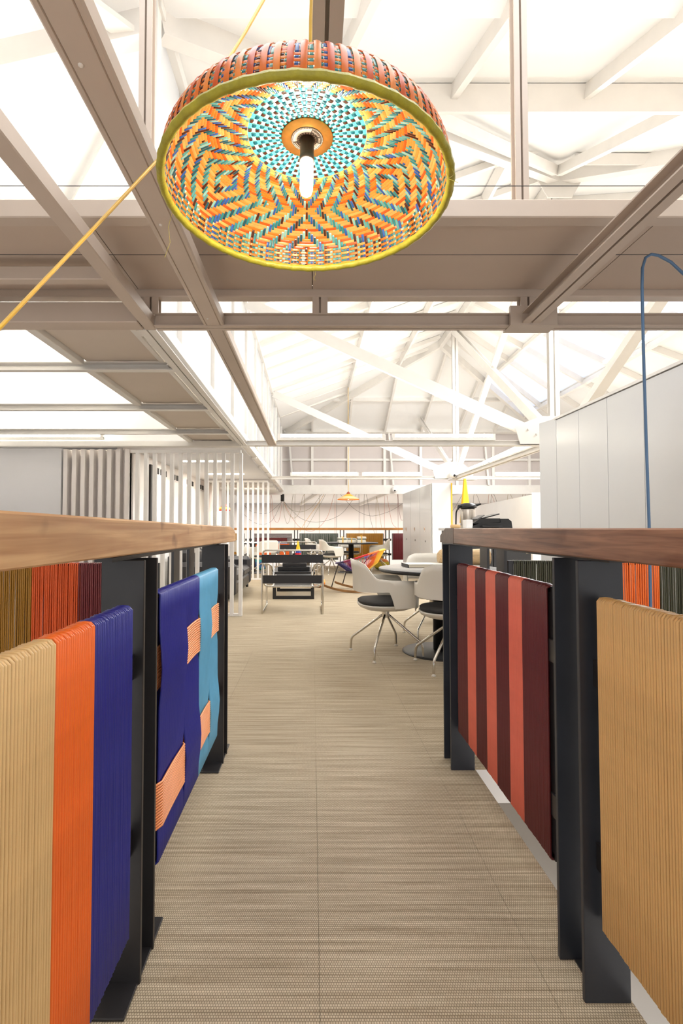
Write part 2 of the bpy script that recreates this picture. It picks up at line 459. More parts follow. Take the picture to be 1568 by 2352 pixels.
# left slope: two purlins, close rafters
def left_pt(X, Y, off=0.0):
    t = (X - XL) / (XM - XL); return V((X, Y, Zh(H0 + (H1 - H0) * t))) + nL * off
def left_far_end(X):  # where the far hip cuts the slope
    t = (X - XL) / (XM - XL); return YF + (YB - YF) * t
def left_near_end(X):
    t = (X - XL) / (XM - XL); return YN + (YA - YN) * t
for X in (0.86, 2.0):
    member((left_pt(X, left_near_end(X), 0.08), left_pt(X, left_far_end(X), 0.08)), 0.05, 0.12, 'purlin', up=nL)
Y = 3.3
k = 0
while Y < 13.9:
    xe = 0.86 if Y < left_far_end(0.86) else XL + (XM - XL) * (YF - Y) / (YF - YB)
    big = (k % 4 == 3)
    member((left_pt(XL + 0.03, Y, 0.05), left_pt(max(xe, -0.6), Y, 0.05)), 0.07 if big else 0.045, 0.13 if big else 0.07, up=nL, kind='channel')
    if Y < left_far_end(2.0) and Y > left_near_end(2.0):
        member((left_pt(0.86, Y, 0.05), left_pt(2.75, Y, 0.05)), 0.045, 0.07, up=nL, kind='channel')
    Y += 0.62; k += 1
# far slope
def far_pt(X, t, off=0.0):  # t: 0 at eave, 1 at the ridge height
    return V((X, YF + (YB - YF) * t, Zh(H0 - 0.13 + (H1 - H0 + 0.13) * t))) + nF * off
for i in range(-1, 8):
    X = -0.0 + 1.03 * i
    tm = min(1.0, (X - XL) / (XM - XL)) if X <= XM else (XR - X) / (XR - XM)
    if tm > 0.08:
        member((far_pt(X, 0, 0.06), far_pt(X, tm * 0.98, 0.06)), 0.055, 0.12, up=nF)
member((far_pt(0.55, 0.42, 0.05), far_pt(5.2, 0.42, 0.05)), 0.05, 0.11, 'purlin', up=nF)
member((far_pt(-0.8, 0.02, 0.05), far_pt(6.6, 0.02, 0.05)), 0.08, 0.12, 'eave_beam', up=nF)
# right slope rafters and purlins
def right_pt(t, s, off=0.06):  # t along the eave, s up the slope
    return lerp(lerp(B_, R0, s), lerp(C_, R1, s), t) + nR * off
for i in range(1, 10):
    member((right_pt(i / 10, 0.02), right_pt(i / 10, 0.98)), 0.05, 0.11, up=nR)
for s in (0.24, 0.63):
    member((right_pt(0.0, s, 0.1), right_pt(1.0, s, 0.1)), 0.06, 0.12, 'purlin', up=nR)

# ---- far clerestory wall under the far slope
wb = thing('wall_clerestory', kind='structure')
M_PANEL = mat('grey_translucent_panel', (205, 196, 192), 0.7, noise=0.02, nscale=1.5)
for i in range(-1, 7):
    for z0, z1 in ((Zh(1.22), Zh(1.93)), (Zh(1.98), Zh(2.72))):
        x0 = 0.02 + 1.03 * i; x1 = x0 + 0.99
        if i == -1: x0 = XL
        MB().box(x0, x1, YF + 0.03, YF + 0.06, z0, z1).build('infill_panel', M_PANEL, wb)
for i in range(0, 8):
    X = 1.03 * i
    MB().box(X - 0.035, X + 0.035, YF - 0.05, YF + 0.06, Zh(0.97), Zh(2.8)).build('mullion', M_STEEL_W, wb)
MB().box(XL, XR, YF - 0.06, YF + 0.06, Zh(0.97), Zh(1.22)).build('tie_beam', M_STEEL_W, wb)
MB().box(XL, XR, YF - 0.03, YF + 0.06, Zh(1.92), Zh(1.98)).build('transom', M_STEEL_W, wb)
# bent tie rods seen in front of the far panels
for X in (-0.55, 2.3, 5.0):
    MB().bar((X, YF - 0.08, Zh(1.22)), (X - 0.12, YF - 0.08, Zh(2.7)), 0.05, 0.05, (0, 1, 0)).build('strut', M_STEEL_W, wb)
# void beyond the far rail, its ceiling and the plain back wall
MB().box(-7, 7, 17.0, 17.1, -3.0, 2.8).build('wall_back', M_WALL, kind='structure')
vc = thing('ceiling_void', kind='structure')
quad('sloping_deck', [(-7, 17.0, Zh(0.86)), (7, 17.0, Zh(0.86)), (7, YF + 0.06, Zh(1.1)), (-7, YF + 0.06, Zh(1.1))], M_ROOF, 0.03, vc)
MB().box(-7, 7, 16.85, 17.0, Zh(0.80), Zh(0.88)).build('wall_plate', M_GREYW, vc)
for X in (-1.9, 0.2, 2.2, 4.2):
    MB().bar((X, YF + 0.1, Zh(1.02)), (X - 0.6, 16.9, Zh(0.80)), 0.07, 0.09).build('rafter', M_STEEL_W, vc)
MB().box(6.7, 6.8, -2.2, 17.0, -3.0, Zh(3.0)).build('wall_right', M_WHITE, kind='structure')

wf = thing('wall_front', kind='structure')      # behind the viewer: unseen wall, its wide opening added to light the bridge
for x0, x1, z0, z1 in ((-7, -2.4, -3.0, Zh(3.0)), (2.8, 6.8, -3.0, Zh(3.0)), (-2.4, 2.8, -3.0, -0.2), (-2.4, 2.8, 2.5, Zh(3.0))):
    MB().box(x0, x1, -2.3, -2.2, z0, z1).build('wall_panel', M_WHITE, wf)
for x in (-1.1, 0.2, 1.5):
    MB().box(x - 0.03, x + 0.03, -2.28, -2.22, -0.2, 2.5).build('mullion', M_STEEL_W, wf)

MB().box(-6.4, -6.3, -2.2, 17.0, -3.0, Zh(1.6)).build('wall_left', M_WHITE, kind='structure')

# ---- left aisle: lean-to roof, grey lounge ceiling, walls
al = thing('ceiling_aisle', kind='structure')
quad('lean_to_deck', [(-0.9, -2.2, Zh(2.75)), (-0.9, 6.2, Zh(2.75)), (-6.2, 6.2, Zh(1.5)), (-6.2, -2.2, Zh(1.5))], M_ROOF, 0.04, al)
def al_pt(X, Y, off=-0.06): return V((X, Y, Zh(2.75 + (X + 0.9) * 1.25 / 5.3) + off))
for Y in (1.35, 2.6, 3.9, 5.2):
    MB().bar(al_pt(-0.9, Y), al_pt(-6.1, Y), 0.09, 0.16).build('rafter', M_STEEL_W, al)
for X in (-2.2, -3.6, -5.0):
    MB().bar(al_pt(X, -2, -0.03), al_pt(X, 6.1, -0.03), 0.05, 0.07).build('purlin', M_STEEL_W, al)
for X, Y0, X2, Y2 in ((-0.95, 2.62, -1.8, 1.5), (-1.2, 3.1, -1.9, 3.85)):
    MB().bar(al_pt(X, Y0, -0.1), al_pt(X2, Y2, -0.1), 0.10, 0.03).build('wind_brace', M_STEEL_W, al)
MB().box(-4.5, -0.9, 6.16, 14.2, Zh(1.03), Zh(1.08)).build('lounge_ceiling', M_GREYW, al)
for Y in (11.5, 12.1, 12.7, 13.3, 13.9):
    MB().box(-2.4, -0.92, Y, Y + 0.07, Zh(0.985), Zh(1.03)).build('ceiling_batten', M_STEEL_W, al)
for y in (7.6, 9.4, 12.2):
    MB().box(-2.0, -1.3, y, y + 0.12, Zh(1.022), Zh(1.032)).build('light_slot', M_GLOW, al)
    area_light('lounge_lamp', (-1.65, y + 0.06, Zh(1.015)), 0.7, 0.12, 8, (0, 0, 0)).parent = al
quad('upper_aisle_deck', [(-0.9, 6.2, Zh(2.75)), (-0.9, 14.2, Zh(2.75)), (-6.2, 14.2, Zh(1.5)), (-6.2, 6.2, Zh(1.5))], M_ROOF, 0.04, al)
vs = [(-6.2, 6.18, Zh(1.05)), (-0.92, 6.18, Zh(1.05)), (-0.92, 6.18, Zh(2.74)), (-6.2, 6.18, Zh(1.5))]
MB().add(vs + [(x, 6.22, z) for x, y, z in vs], [(0, 1, 2, 3), (7, 6, 5, 4), (0, 4, 5, 1), (1, 5, 6, 2), (2, 6, 7, 3), (3, 7, 4, 0)]).build('gable_panel', M_ROOF, al)
# lounge walls
wl = thing('wall_lounge', kind='structure')
MB().box(-6.5, -3.08, 6.12, 6.2, -0.1, Zh(0.98)).build('plain_panel', M_GREYW, wl)
MB().box(-3.10, -2.24, 6.24, 6.28, -0.1, Zh(0.98)).build('back_sheet', M_WALL, wl)
for i in range(8):
    MB().box(-3.06 + i * 0.108, -3.06 + i * 0.108 + 0.05, 6.13, 6.24, -0.1, Zh(0.97)).build('rib', M_WALL, wl)
MB().box(-2.45, -2.38, 6.26, 14.2, 0, Zh(1.03)).build('side_wall', M_WALL, wl)
M_DOOR = mat('white_door', (236, 233, 228), 0.45)
M_HOLE = mat('vent_dark', (52, 50, 50), 0.8)
for i in range(4):
    y0 = 7.5 + i * 0.92
    d = MB().box(-2.375, -2.345, y0, y0 + 0.88, 0.02, Zh(0.78)).build('cupboard_door', M_DOOR, wl)
    MB().box(-2.345, -2.325, y0 + 0.8, y0 + 0.83, 0.95, 1.15).build('handle', M_DARK, d)
    for q in range(3):
        MB().box(-2.378, -2.366, y0 + 0.12 + q * 0.2, y0 + 0.22 + q * 0.2, Zh(0.83), Zh(0.92)).build('vent_slot', M_HOLE, wl)
MB().box(-2.40, -2.35, 7.28, 7.44, 0.0, Zh(0.93)).build('dark_gap', M_HOLE, wl)
MB().box(-2.45, XL, 14.2, 14.26, Zh(0.95), Zh(2.8)).build('wall_gable', M_WALL, kind='structure')

# ---- glazed clerestory between hall and aisle
win = thing('window_1', kind='structure')
M_PANE = glassy('clerestory_glass', (238, 240, 242), 0.25, 0.08)
cy = [2.62] + [3.17 + 1.05 * i for i in range(11)]
for i in range(len(cy) - 1):
    MB().box(XL - 0.006, XL + 0.006, cy[i] + 0.03, cy[i + 1] - 0.03, Zh(1.14), Zh(2.80)).build('pane', M_PANE, win)
for y in cy:
    MB().box(XL - 0.06, XL + 0.035, y - 0.035, y + 0.035, Zh(1.03), Zh(2.84)).build('post', M_STEEL_W, win)
MB().box(XL - 0.05, XL + 0.05, 2.6, YF, Zh(1.05), Zh(1.14)).build('sill', M_STEEL_W, win)
MB().box(XL - 0.05, XL + 0.05, 2.6, YF, Zh(2.80), Zh(2.88)).build('head_rail', M_STEEL_W, win)

# ================================================================== STEEL OVERHEAD
# wide beam running along the walkway, left of the lamp
def beam_box(name, x0, x1, y0, y1, h0, h1, label, parent_mat=None):
    root = thing(name, (0, 0, 0), 0, label, 'beam')
    return root
b1 = thing('steel_beam', label='wide white steel beam crossing overhead from top left towards the lit far truss', cat='beam')
mb = MB()
mb.prism([(-0.052, 0.05), (-0.052, 0.006), (-0.046, 0.0), (-0.036, 0.0), (-0.034, 0.004), (-0.031, 0.0), (0.031, 0.0), (0.034, 0.004), (0.036, 0.0), (0.046, 0.0), (0.052, 0.006), (0.052, 0.05)],
         (-0.487, -1.5, Zh(1.0)), (-0.487, 6.04, Zh(1.0)))
mb.build('box_section', M_STEEL_N, b1)
M_RIVET = mat('rivet_white', (224, 216, 206), 0.4)
for y in (1.05, 1.62, 2.36, 3.4, 4.6):
    MB().lathe([(0.006, 0.001), (0.006, -0.002), (0.003, -0.0035), (0.0, -0.0035)], (-0.5, y, Zh(1.0)), 8).build('rivet', M_RIVET, b1)
b2 = thing('steel_beam', label='narrow white steel beam left of the wide one, edging the shaded soffit panels', cat='beam')
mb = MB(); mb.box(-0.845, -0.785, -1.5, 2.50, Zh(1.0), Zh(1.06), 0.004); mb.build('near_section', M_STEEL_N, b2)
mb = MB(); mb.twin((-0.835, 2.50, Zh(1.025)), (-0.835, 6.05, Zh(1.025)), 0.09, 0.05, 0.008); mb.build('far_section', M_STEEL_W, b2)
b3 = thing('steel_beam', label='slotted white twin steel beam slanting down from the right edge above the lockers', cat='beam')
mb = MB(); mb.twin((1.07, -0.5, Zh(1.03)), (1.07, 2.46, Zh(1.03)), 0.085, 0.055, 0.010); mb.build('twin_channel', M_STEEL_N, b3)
b4 = thing('steel_beam', label='slotted white steel beam, in shade, directly above the lamp at the top edge', cat='beam')
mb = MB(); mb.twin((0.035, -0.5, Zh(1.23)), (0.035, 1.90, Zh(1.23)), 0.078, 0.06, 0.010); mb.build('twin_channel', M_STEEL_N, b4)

# service soffit across the walkway, in flat panels between a near and a far edge beam
so = thing('service_soffit', label='shaded flat panelled soffit spanning overhead just behind the lamp', cat='soffit')
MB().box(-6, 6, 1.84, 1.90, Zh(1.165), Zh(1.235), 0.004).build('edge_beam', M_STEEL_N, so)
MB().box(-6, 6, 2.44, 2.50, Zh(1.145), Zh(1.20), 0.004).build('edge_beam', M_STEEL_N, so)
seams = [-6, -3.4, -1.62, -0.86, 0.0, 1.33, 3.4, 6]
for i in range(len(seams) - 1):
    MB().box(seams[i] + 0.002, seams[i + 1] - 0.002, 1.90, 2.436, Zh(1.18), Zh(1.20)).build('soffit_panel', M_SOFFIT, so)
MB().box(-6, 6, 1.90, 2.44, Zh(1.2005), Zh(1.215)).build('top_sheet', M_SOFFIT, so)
MB().box(-6, -0.86, 2.14, 2.19, Zh(1.08), Zh(1.14), 0.004).build('cross_batten', M_STEEL_N, so)
# cross frame in line with the far posts
cf = thing('roof_frame', label='white slotted cross beam with short posts beneath the soffit behind the lamp', cat='beam')
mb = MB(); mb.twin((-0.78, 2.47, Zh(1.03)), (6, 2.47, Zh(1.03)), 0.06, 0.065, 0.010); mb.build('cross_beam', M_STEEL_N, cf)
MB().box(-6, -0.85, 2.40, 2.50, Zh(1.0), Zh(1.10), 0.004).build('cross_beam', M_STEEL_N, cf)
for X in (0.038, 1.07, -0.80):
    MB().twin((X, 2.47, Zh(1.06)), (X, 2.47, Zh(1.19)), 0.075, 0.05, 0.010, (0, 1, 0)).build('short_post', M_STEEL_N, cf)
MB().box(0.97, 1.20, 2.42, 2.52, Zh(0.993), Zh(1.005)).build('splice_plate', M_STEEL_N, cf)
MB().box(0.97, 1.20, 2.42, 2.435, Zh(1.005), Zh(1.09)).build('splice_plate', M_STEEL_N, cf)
# hanger posts on the near edge beam
for X, lab in ((-0.645, 'white hanger post rising behind the wide beam at top left'), (0.805, 'white hanger post rising to the roof right of the lamp')):
    r = thing('hanger_post', label=lab, cat='post')
    MB().twin((X, 1.90, Zh(1.235)), (X, 1.90, Zh(2.86)), 0.05, 0.045, 0.008, (0, 1, 0)).build('post_shaft', M_STEEL_N, r)

# soffit strip running along the left beam, between cross bars
ss = thing('aisle_soffit', label='row of shaded soffit panels receding beside the left beam', cat='soffit')
cyb = [2.47, 3.17, 4.24, 5.32, 6.08]
for i in range(4):
    MB().box(-1.44, -0.955, cyb[i] + 0.02, cyb[i + 1] + 0.0, Zh(1.065), Zh(1.085)).build('soffit_panel', mat('aisle_soffit_panel', (212, 200, 188), 0.6, noise=0.02, nscale=4), ss)  # lighter copy of the soffit colour, some underside shade still in it
    MB().box(-1.50, -1.445, cyb[i] + 0.05, cyb[i + 1] - 0.03, Zh(1.035), Zh(1.09), 0.003).build('edge_angle', M_STEEL_W, ss)
    MB().box(-0.965, -0.93, cyb[i] + 0.05, cyb[i + 1] - 0.03, Zh(1.045), Zh(1.075), 0.003).build('edge_angle', M_STEEL_W, ss)
for i, y in enumerate(cyb[1:4]):
    r = thing('cross_bar', label='white bar across the left soffit, %s from the lamp' % ('first', 'second', 'third')[i], cat='beam')
    MB().channel((-6, y, Zh(1.03)), (-0.88, y, Zh(1.03)), 0.05, 0.055, 0.007).build('bar_channel', M_STEEL_W, r)

# thin tension wires beneath the soffit
for (y, h, lab) in ((1.70, 1.19, 'thin dark wire stretched across in front of the upper edge beam'), (2.02, 1.125, 'thin dark wire stretched beneath the shaded soffit, carrying the blue cable')):
    MB().tube([(-5, y, Zh(h)), (0, y, Zh(h - 0.004)), (5, y, Zh(h))], 0.0013, 5).build('tension_wire', M_BLACK, label=lab, cat='wire')

# ---- roof trusses with lit tubes
def truss(Yt, label):
    r = thing('roof_truss', label=label, cat='truss')
    MB().twin((-0.84, Yt, Zh(1.035)), (2.8, Yt, Zh(1.035)), 0.09, 0.06, 0.012).build('bottom_chord', M_STEEL_W, r)
    MB().twin((3.1, Yt, Zh(1.035)), (6.6, Yt, Zh(1.035)), 0.09, 0.06, 0.012).build('bottom_chord', M_STEEL_W, r)
    MB().channel((2.72, Yt + 0.02, Zh(1.16)), (-0.80, Yt + 0.02, Zh(2.78)), 0.05, 0.14, 0.012, (0, 0, 1)).build('diagonal', M_STEEL_W, r)
    MB().channel((3.2, Yt + 0.02, Zh(1.16)), (6.55, Yt + 0.02, Zh(2.72)), 0.05, 0.12, 0.012, (0, 0, 1)).build('diagonal', M_STEEL_W, r)
    MB().twin((2.96, Yt, Zh(1.0)), (2.96, Yt, Zh(4.15)), 0.12, 0.07, 0.02, (0, 1, 0)).build('king_post', M_STEEL_W, r)
    n = MB()
    pl = [(2.52, 1.02), (3.28, 1.02), (3.3, 1.14), (3.05, 1.36), (2.78, 1.36), (2.46, 1.24)]
    vs = [(x, Yt - 0.060, Zh(z)) for x, z in pl] + [(x, Yt - 0.048, Zh(z)) for x, z in pl]
    n.add(vs, [list(range(6))[::-1], [6 + i for i in range(6)]] + [[i, (i + 1) % 6, 6 + (i + 1) % 6, 6 + i] for i in range(6)])
    n.build('gusset_plate', M_STEEL_W, r)
    MB().box(2.83, 3.35, Yt - 0.12, Yt + 0.12, Zh(0.99), Zh(1.0)).build('base_plate', M_STEEL_W, r)
    for bx, bz in ((2.62, 1.2), (2.72, 1.14), (2.84, 1.28), (3.1, 1.2)):
        MB().tube([(bx, Yt - 0.075, Zh(bz)), (bx, Yt - 0.058, Zh(bz))], 0.013, 6).build('bolt', M_STEEL_W, r)
    return r
truss(6.1, 'nearer white steel truss with diagonals, its lower bar carrying lit tubes')
truss(10.3, 'farther white steel truss with diagonals, behind the nearer lit one')
rt = thing('ridge_truss', label='white lattice of crossing diagonals along the ridge above the lockers', cat='truss')
MB().twin((2.93, 6.2, Zh(1.03)), (2.93, 10.2, Zh(1.03)), 0.10, 0.06, 0.03).build('bottom_chord', M_STEEL_W, rt)
MB().twin((2.93, 6.2, Zh(1.2)), (2.93, 10.25, Zh(4.1)), 0.14, 0.07, 0.0, (1, 0, 0)).build('diagonal', M_STEEL_W, rt)
MB().bar((2.98, 10.2, Zh(1.2)), (2.98, 6.2, Zh(4.1)), 0.06, 0.10, (1, 0, 0)).build('diagonal', M_STEEL_W, rt)
MB().twin((2.93, 10.4, Zh(1.2)), (2.93, 13.6, Zh(3.0)), 0.12, 0.06, 0.0, (1, 0, 0)).build('diagonal', M_STEEL_W, rt)
MB().bar((3.2, 6.0, Zh(1.3)), (3.6, 2.9, Zh(3.6)), 0.09, 0.12, (1, 0, 0)).build('diagonal', M_STEEL_W, rt)
MB().bar((4.6, 7.8, Zh(2.6)), (5.6, 4.2, Zh(3.1)), 0.05, 0.08, (1, 0, 0)).build('diagonal', M_STEEL_W, rt)

def tube_light(name, a, b, z, label, power, up=True):
    """batten with one glowing tube; the tube's own light is a slim lamp beside it"""
    a = V((a[0], a[1], Zh(z))); b = V((b[0], b[1], Zh(z))); d = (b - a).normalized()
    r = thing(name, label=label, cat='tube light', group='tube lights on the roof trusses')
    MB().bar(a, b, 0.05, 0.03).build('batten', M_STEEL_W, r)
    up_ = V((0, 0, 0.045))
    MB().tube([a + d * 0.03 + up_, b - d * 0.03 + up_], 0.019, 10).build('tube', M_GLOW, r)
    for e, s in ((a, 1), (b, -1)):
        MB().bar(e + V((0, 0, 0.035)), e + d * s * 0.035 + V((0, 0, 0.035)), 0.045, 0.06).build('end_cap', M_STEEL_W, r)
    L = (b - a).length
    rot = (PI, 0, 0) if abs(d.x) > 0.7 else (PI, 0, PI / 2)
    if a.x < -0.9: power *= 2.2 if a.y > 2.5 else 1.2
    l = area_light('tube_lamp', (a + b) / 2 + V((0, 0, 0.072)), L * 0.95, 0.05, power, rot, (1, 0.99, 0.98))
    l.parent = r
    return r
PW = 4.2
tube_light('tube_light', (-0.42, 6.06), (0.88, 6.06), 1.08, 'lit tube on the nearer truss, left of the joint', PW)
tube_light('tube_light', (0.97, 6.06), (2.22, 6.06), 1.08, 'lit tube on the nearer truss, right of the joint', PW)
tube_light('tube_light', (-0.45, 10.26), (0.95, 10.26), 1.08, 'lit tube on the farther truss, left one over the lounge', PW)
tube_light('tube_light', (1.02, 10.26), (2.25, 10.26), 1.08, 'lit tube on the farther truss, near the tall locker', PW)
tube_light('tube_light', (3.75, 10.26), (5.1, 10.26), 1.08, 'lit tube on the farther truss, right of the yellow flag', PW)
tube_light('tube_light', (2.93, 6.5), (2.93, 8.1), 1.07, 'lit slanting tube on the ridge truss beside the lockers', PW)
tube_light('tube_light', (2.93, 8.25), (2.93, 9.9), 1.07, 'lit slanting tube on the ridge truss near the yellow flag', PW)
tube_light('tube_light', (-4.6, 6.02), (-2.52, 6.02), 1.08, 'lit tube above the grey wall at the left edge', PW)
tube_light('tube_light', (-1.4, 2.2), (-3.2, 2.2), 1.25, 'added fill tube above the left soffit, hidden from below', PW)
tube_light('tube_light', (-0.3, 2.2), (1.6, 2.2), 1.25, 'added fill tube resting on the soffit behind the lamp', PW)
tube_light('tube_light', (1.9, 2.2), (3.9, 2.2), 1.25, 'added fill tube resting on the soffit at the right', PW)
tube_light('tube_light', (-1.2, 3.0), (-1.2, 5.6), 1.13, 'added fill tube resting on the left soffit row, hidden from below', PW)
for o in list(bpy.data.objects):          # unseen fill tubes, added to brighten the roof, go under the soffits
    if o.name.startswith('tube_light') and ('hidden from below' in o.get('label', '') or 'resting on the soffit' in o.get('label', '')):
        o.parent = ss if 'left soffit row' in o['label'] else so
        o.name = 'fill_uplight'
        for key in ('label', 'category', 'group'): del o[key]
tb = thing('aisle_beam', label='white beam above the slatted screens at the left', cat='beam')
MB().box(-6, -0.86, 6.0, 6.1, Zh(0.985), Zh(1.05), 0.004).build('box_beam', M_STEEL_W, tb)

# ================================================================== RAILINGS WITH ROPE PANELS
def rope_mat(name, rgb, rough=0.34): return mat('rope_' + name, rgb, rough, noise=0.06, nscale=14, bump=0.08, bscale=400)
RT = rope_mat('tan', (226, 190, 134)); RO = rope_mat('orange', (248, 118, 44)); RB = rope_mat('blue', (44, 48, 142))
RL = rope_mat('light_blue', (104, 176, 212)); RP = rope_mat('peach', (248, 158, 98)); RM = rope_mat('maroon', (106, 40, 42))
RC = rope_mat('coral', (240, 122, 98)); RT2 = rope_mat('sand', (224, 180, 118)); RG = rope_mat('olive_green', (66, 66, 46))
ROL = rope_mat('ochre', (150, 104, 30)); RRD = rope_mat('red_orange', (206, 84, 34)); RGR = rope_mat('bottle_green', (62, 74, 60))
RYO = rope_mat('yellow_ochre', (186, 132, 40)); RDM = rope_mat('dark_red', (108, 30, 38)); RGY = rope_mat('grey', (120, 112, 112))
RAD, PITCH_R = 0.0037, 0.0078
def loop_pts(t, z0, z1, n=3, bulge=0.0, wob=0.0):
    """a rope loop around a flat frame: (u, w, z) with u the thickness direction, w sideways"""
    out = []
    zs = [z1 - 0.006, lerpf(z1, z0, 0.25), lerpf(z1, z0, 0.5), lerpf(z1, z0, 0.75), z0 + 0.006]
    for z in zs: out.append((t, wob * math.sin((z - z0) / (z1 - z0) * PI), z))
    out += [(t * 0.7, 0, z0 + 0.001), (0, 0, z0), (-t * 0.7, 0, z0 + 0.001)]
    for z in zs[::-1]: out.append((-t, 0, z))
    out += [(-t * 0.7, 0, z1 - 0.001), (0, 0, z1), (t * 0.7, 0, z1 - 0.001)]
    return out
def lerpf(a, b, t): return a + (b - a) * t
def panel_frame(name, parent, along, y0, y1, z0, z1, X, t=0.012, bars=True):
    """steel frame; along = 'Y' or 'X'"""
    mb = MB(); b = 0.009
    def bx(a0, a1, za, zb):
        if along == 'Y': mb.box(X - t + 0.004, X + t - 0.004, a0, a1, za, zb)
        else: mb.box(a0, a1, X - t + 0.004, X + t - 0.004, za, zb)
    bx(y0 - 0.006, y0 + 0.012, z0 - 0.004, z1 + 0.003); bx(y1 - 0.012, y1 + 0.006, z0 - 0.004, z1 + 0.003)
    bx(y0, y1, z0, z0 + 0.012); bx(y0, y1, z1 - 0.012, z1)
    return mb.build(name, M_DARK, parent)
def rope_panel(parent, X, y0, y1, z0, z1, bands, t=0.016, front=-1, name='rope_panel'):
    """panel along Y; bands: list of (ya, yb, material). Each rope its own loop."""
    fr = panel_frame(name, parent, 'Y', y0, y1, z0 + 0.004, z1 - 0.004, X)
    cache = {}
    for ya, yb, m in bands:
        n = max(1, int(round((yb - ya) / PITCH_R)))
        for i in range(n):
            y = ya + (i + 0.5) * (yb - ya) / n
            var = random.randrange(5)
            key = (m.name, var)
            if key not in cache:
                pts = [(u, w, z) for u, w, z in loop_pts(t, z0, z1, wob=(var - 2) * 0.0007)]
                cache[key] = matmesh(MB().tube(pts, RAD, 6, closed=True), 'rope', m)
            inst('rope', cache[key], (X, y + random.uniform(-0.0009, 0.0009), random.uniform(-0.0015, 0.0015)), fr)
    return fr
def tabs(parent, X, pairs, zs):
    for y0, y1 in pairs:
        for z in zs:
            mb = MB().box(X - 0.004, X + 0.004, min(y0, y1), max(y0, y1), z - 0.03, z + 0.03)
            o = mb.build('welded_tab', M_DARK, parent)
            MB().tube([(X - 0.006, y0, z - 0.03), (X - 0.008, y0, z), (X - 0.006, y0, z + 0.03)], [0.004, 0.006, 0.004], 6).build('weld_bead', M_DARK, o)
def flat_post(parent, x0, x1, y, top, t=0.012):
    """flat steel bar, broad face across the walkway, with a thin flange on its inner edge"""
    mb = MB().box(x0, x1, y - t / 2, y + t / 2, 0.0, top, 0.0012)
    return mb.build('post', M_DARK, parent)
def rail_beam(parent, name, prof, a, b, m):
    return MB().prism(prof, a, b).build(name, m, parent)

# ---- left railing: pine rail
lr = thing('railing', (0, 0, 0), label='left railing beside the walkway with a pale pine handrail and rope panels', cat='railing')
mb = MB()
# handrail body with a rounded far end
X0, X1 = -0.515, -0.40
def zb_(y): return 1.028 - 0.0066 * y
def zt_(y): return 1.109 - 0.0092 * y
ys = [-0.6, 0.4, 1.0, 1.6, 2.2] + [2.42 + 0.2 * math.sin(k / 8 * PI / 2) for k in range(9)]
zt = [zt_(y) for y in ys[:5]] + [1.038 + (1.088 - 1.038) * math.cos(k / 8 * PI / 2) for k in range(9)]
P = []
for y, z in zip(ys, zt):
    c = 0.004; ZB = zb_(y)
    P.append([(X1, y, ZB + 0.003), (X1, y, z - c), (X1 - c, y, z), (X0 + c, y, z), (X0, y, z - c), (X0, y, ZB + 0.003), (X0 + 0.003, y, ZB), (X1 - 0.003, y, ZB), (X1, y, ZB + 0.003)])
mb.grid(P, smooth=False)
mb.add(P[0][:-1], [list(range(8))]); mb.add(P[-1][:-1], [list(range(8))[::-1]])
mb.build('handrail', M_PINE, lr)
MB().box(-0.495, -0.455, 1.14, 2.50, 1.002, 1.012).build('fixing_strip', M_DARK, lr)
for y in (1.226, 1.324, 2.337, 2.435):
    flat_post(lr, -0.512, -0.408, y, 1.002)
for y0, y1 in ((1.13, 1.42), (2.24, 2.53)):
    MB().box(-0.515, -0.412, y0, y1, 0.0, 0.007, 0.0015).build('foot_plate', M_DARK, lr)
tabs(lr, -0.435, ((1.226, 1.12), (1.324, 1.37), (2.337, 2.19)), (0.745, 0.33))
rope_panel(lr, -0.419, 0.40, 1.130, 0.18, 0.905,
           [(0.40, 0.792, RT), (0.792, 0.932, RO), (0.932, 1.126, RB)])
# second panel: four vertical bands woven with two peach bands
fr2 = panel_frame('rope_panel', lr, 'Y', 1.362, 2.20, 0.184, 0.901, -0.430)
XC = -0.430; T2 = 0.016
vb = [(1.368, 1.632, RB, 0), (1.632, 1.835, RB, 1), (1.835, 2.02, RL, 0), (2.02, 2.194, RL, 1)]
HB = [(0.635, 0.755), (0.272, 0.395)]      # upper and lower peach bands
def over(par, hb): return (par == 1) if hb == 0 else (par == 0)   # peach lies over this band
for ya, yb, m, par in vb:
    n = int(round((yb - ya) / PITCH_R)); ym = (ya + yb) / 2
    for i in range(n):
        y = ya + (i + 0.5) * (yb - ya) / n
        pts = []
        N = 15
        for k in range(N):                                  # front face, top to bottom
            z = 0.899 + (0.186 - 0.899) * k / (N - 1)
            u = T2; pinch = 0.0
            for hb, (h0, h1) in enumerate(HB):
                d = abs(z - (h0 + h1) / 2)
                if d < 0.13:
                    wgt = 0.5 + 0.5 * math.cos(d / 0.13 * PI)
                    if over(par, hb): u -= 0.006 * wgt; pinch += 0.10 * wgt
                    else: u += 0.010 * wgt; pinch -= 0.03 * wgt
            yy = y + (ym - y) * pinch + random.uniform(-0.0006, 0.0006)
            pts.append((XC + u, yy, z))
        pts += [(XC + T2 * 0.6, y, 0.181), (XC, y, 0.180), (XC - T2 * 0.6, y, 0.181), (XC - T2, y, 0.19), (XC - T2, y, 0.54), (XC - T2, y, 0.895),
                (XC - T2 * 0.6, y, 0.904), (XC, y, 0.905), (XC + T2 * 0.6, y, 0.904)]
        MB().tube(pts, RAD, 6, closed=True).build('rope', m, fr2, recalc=False)
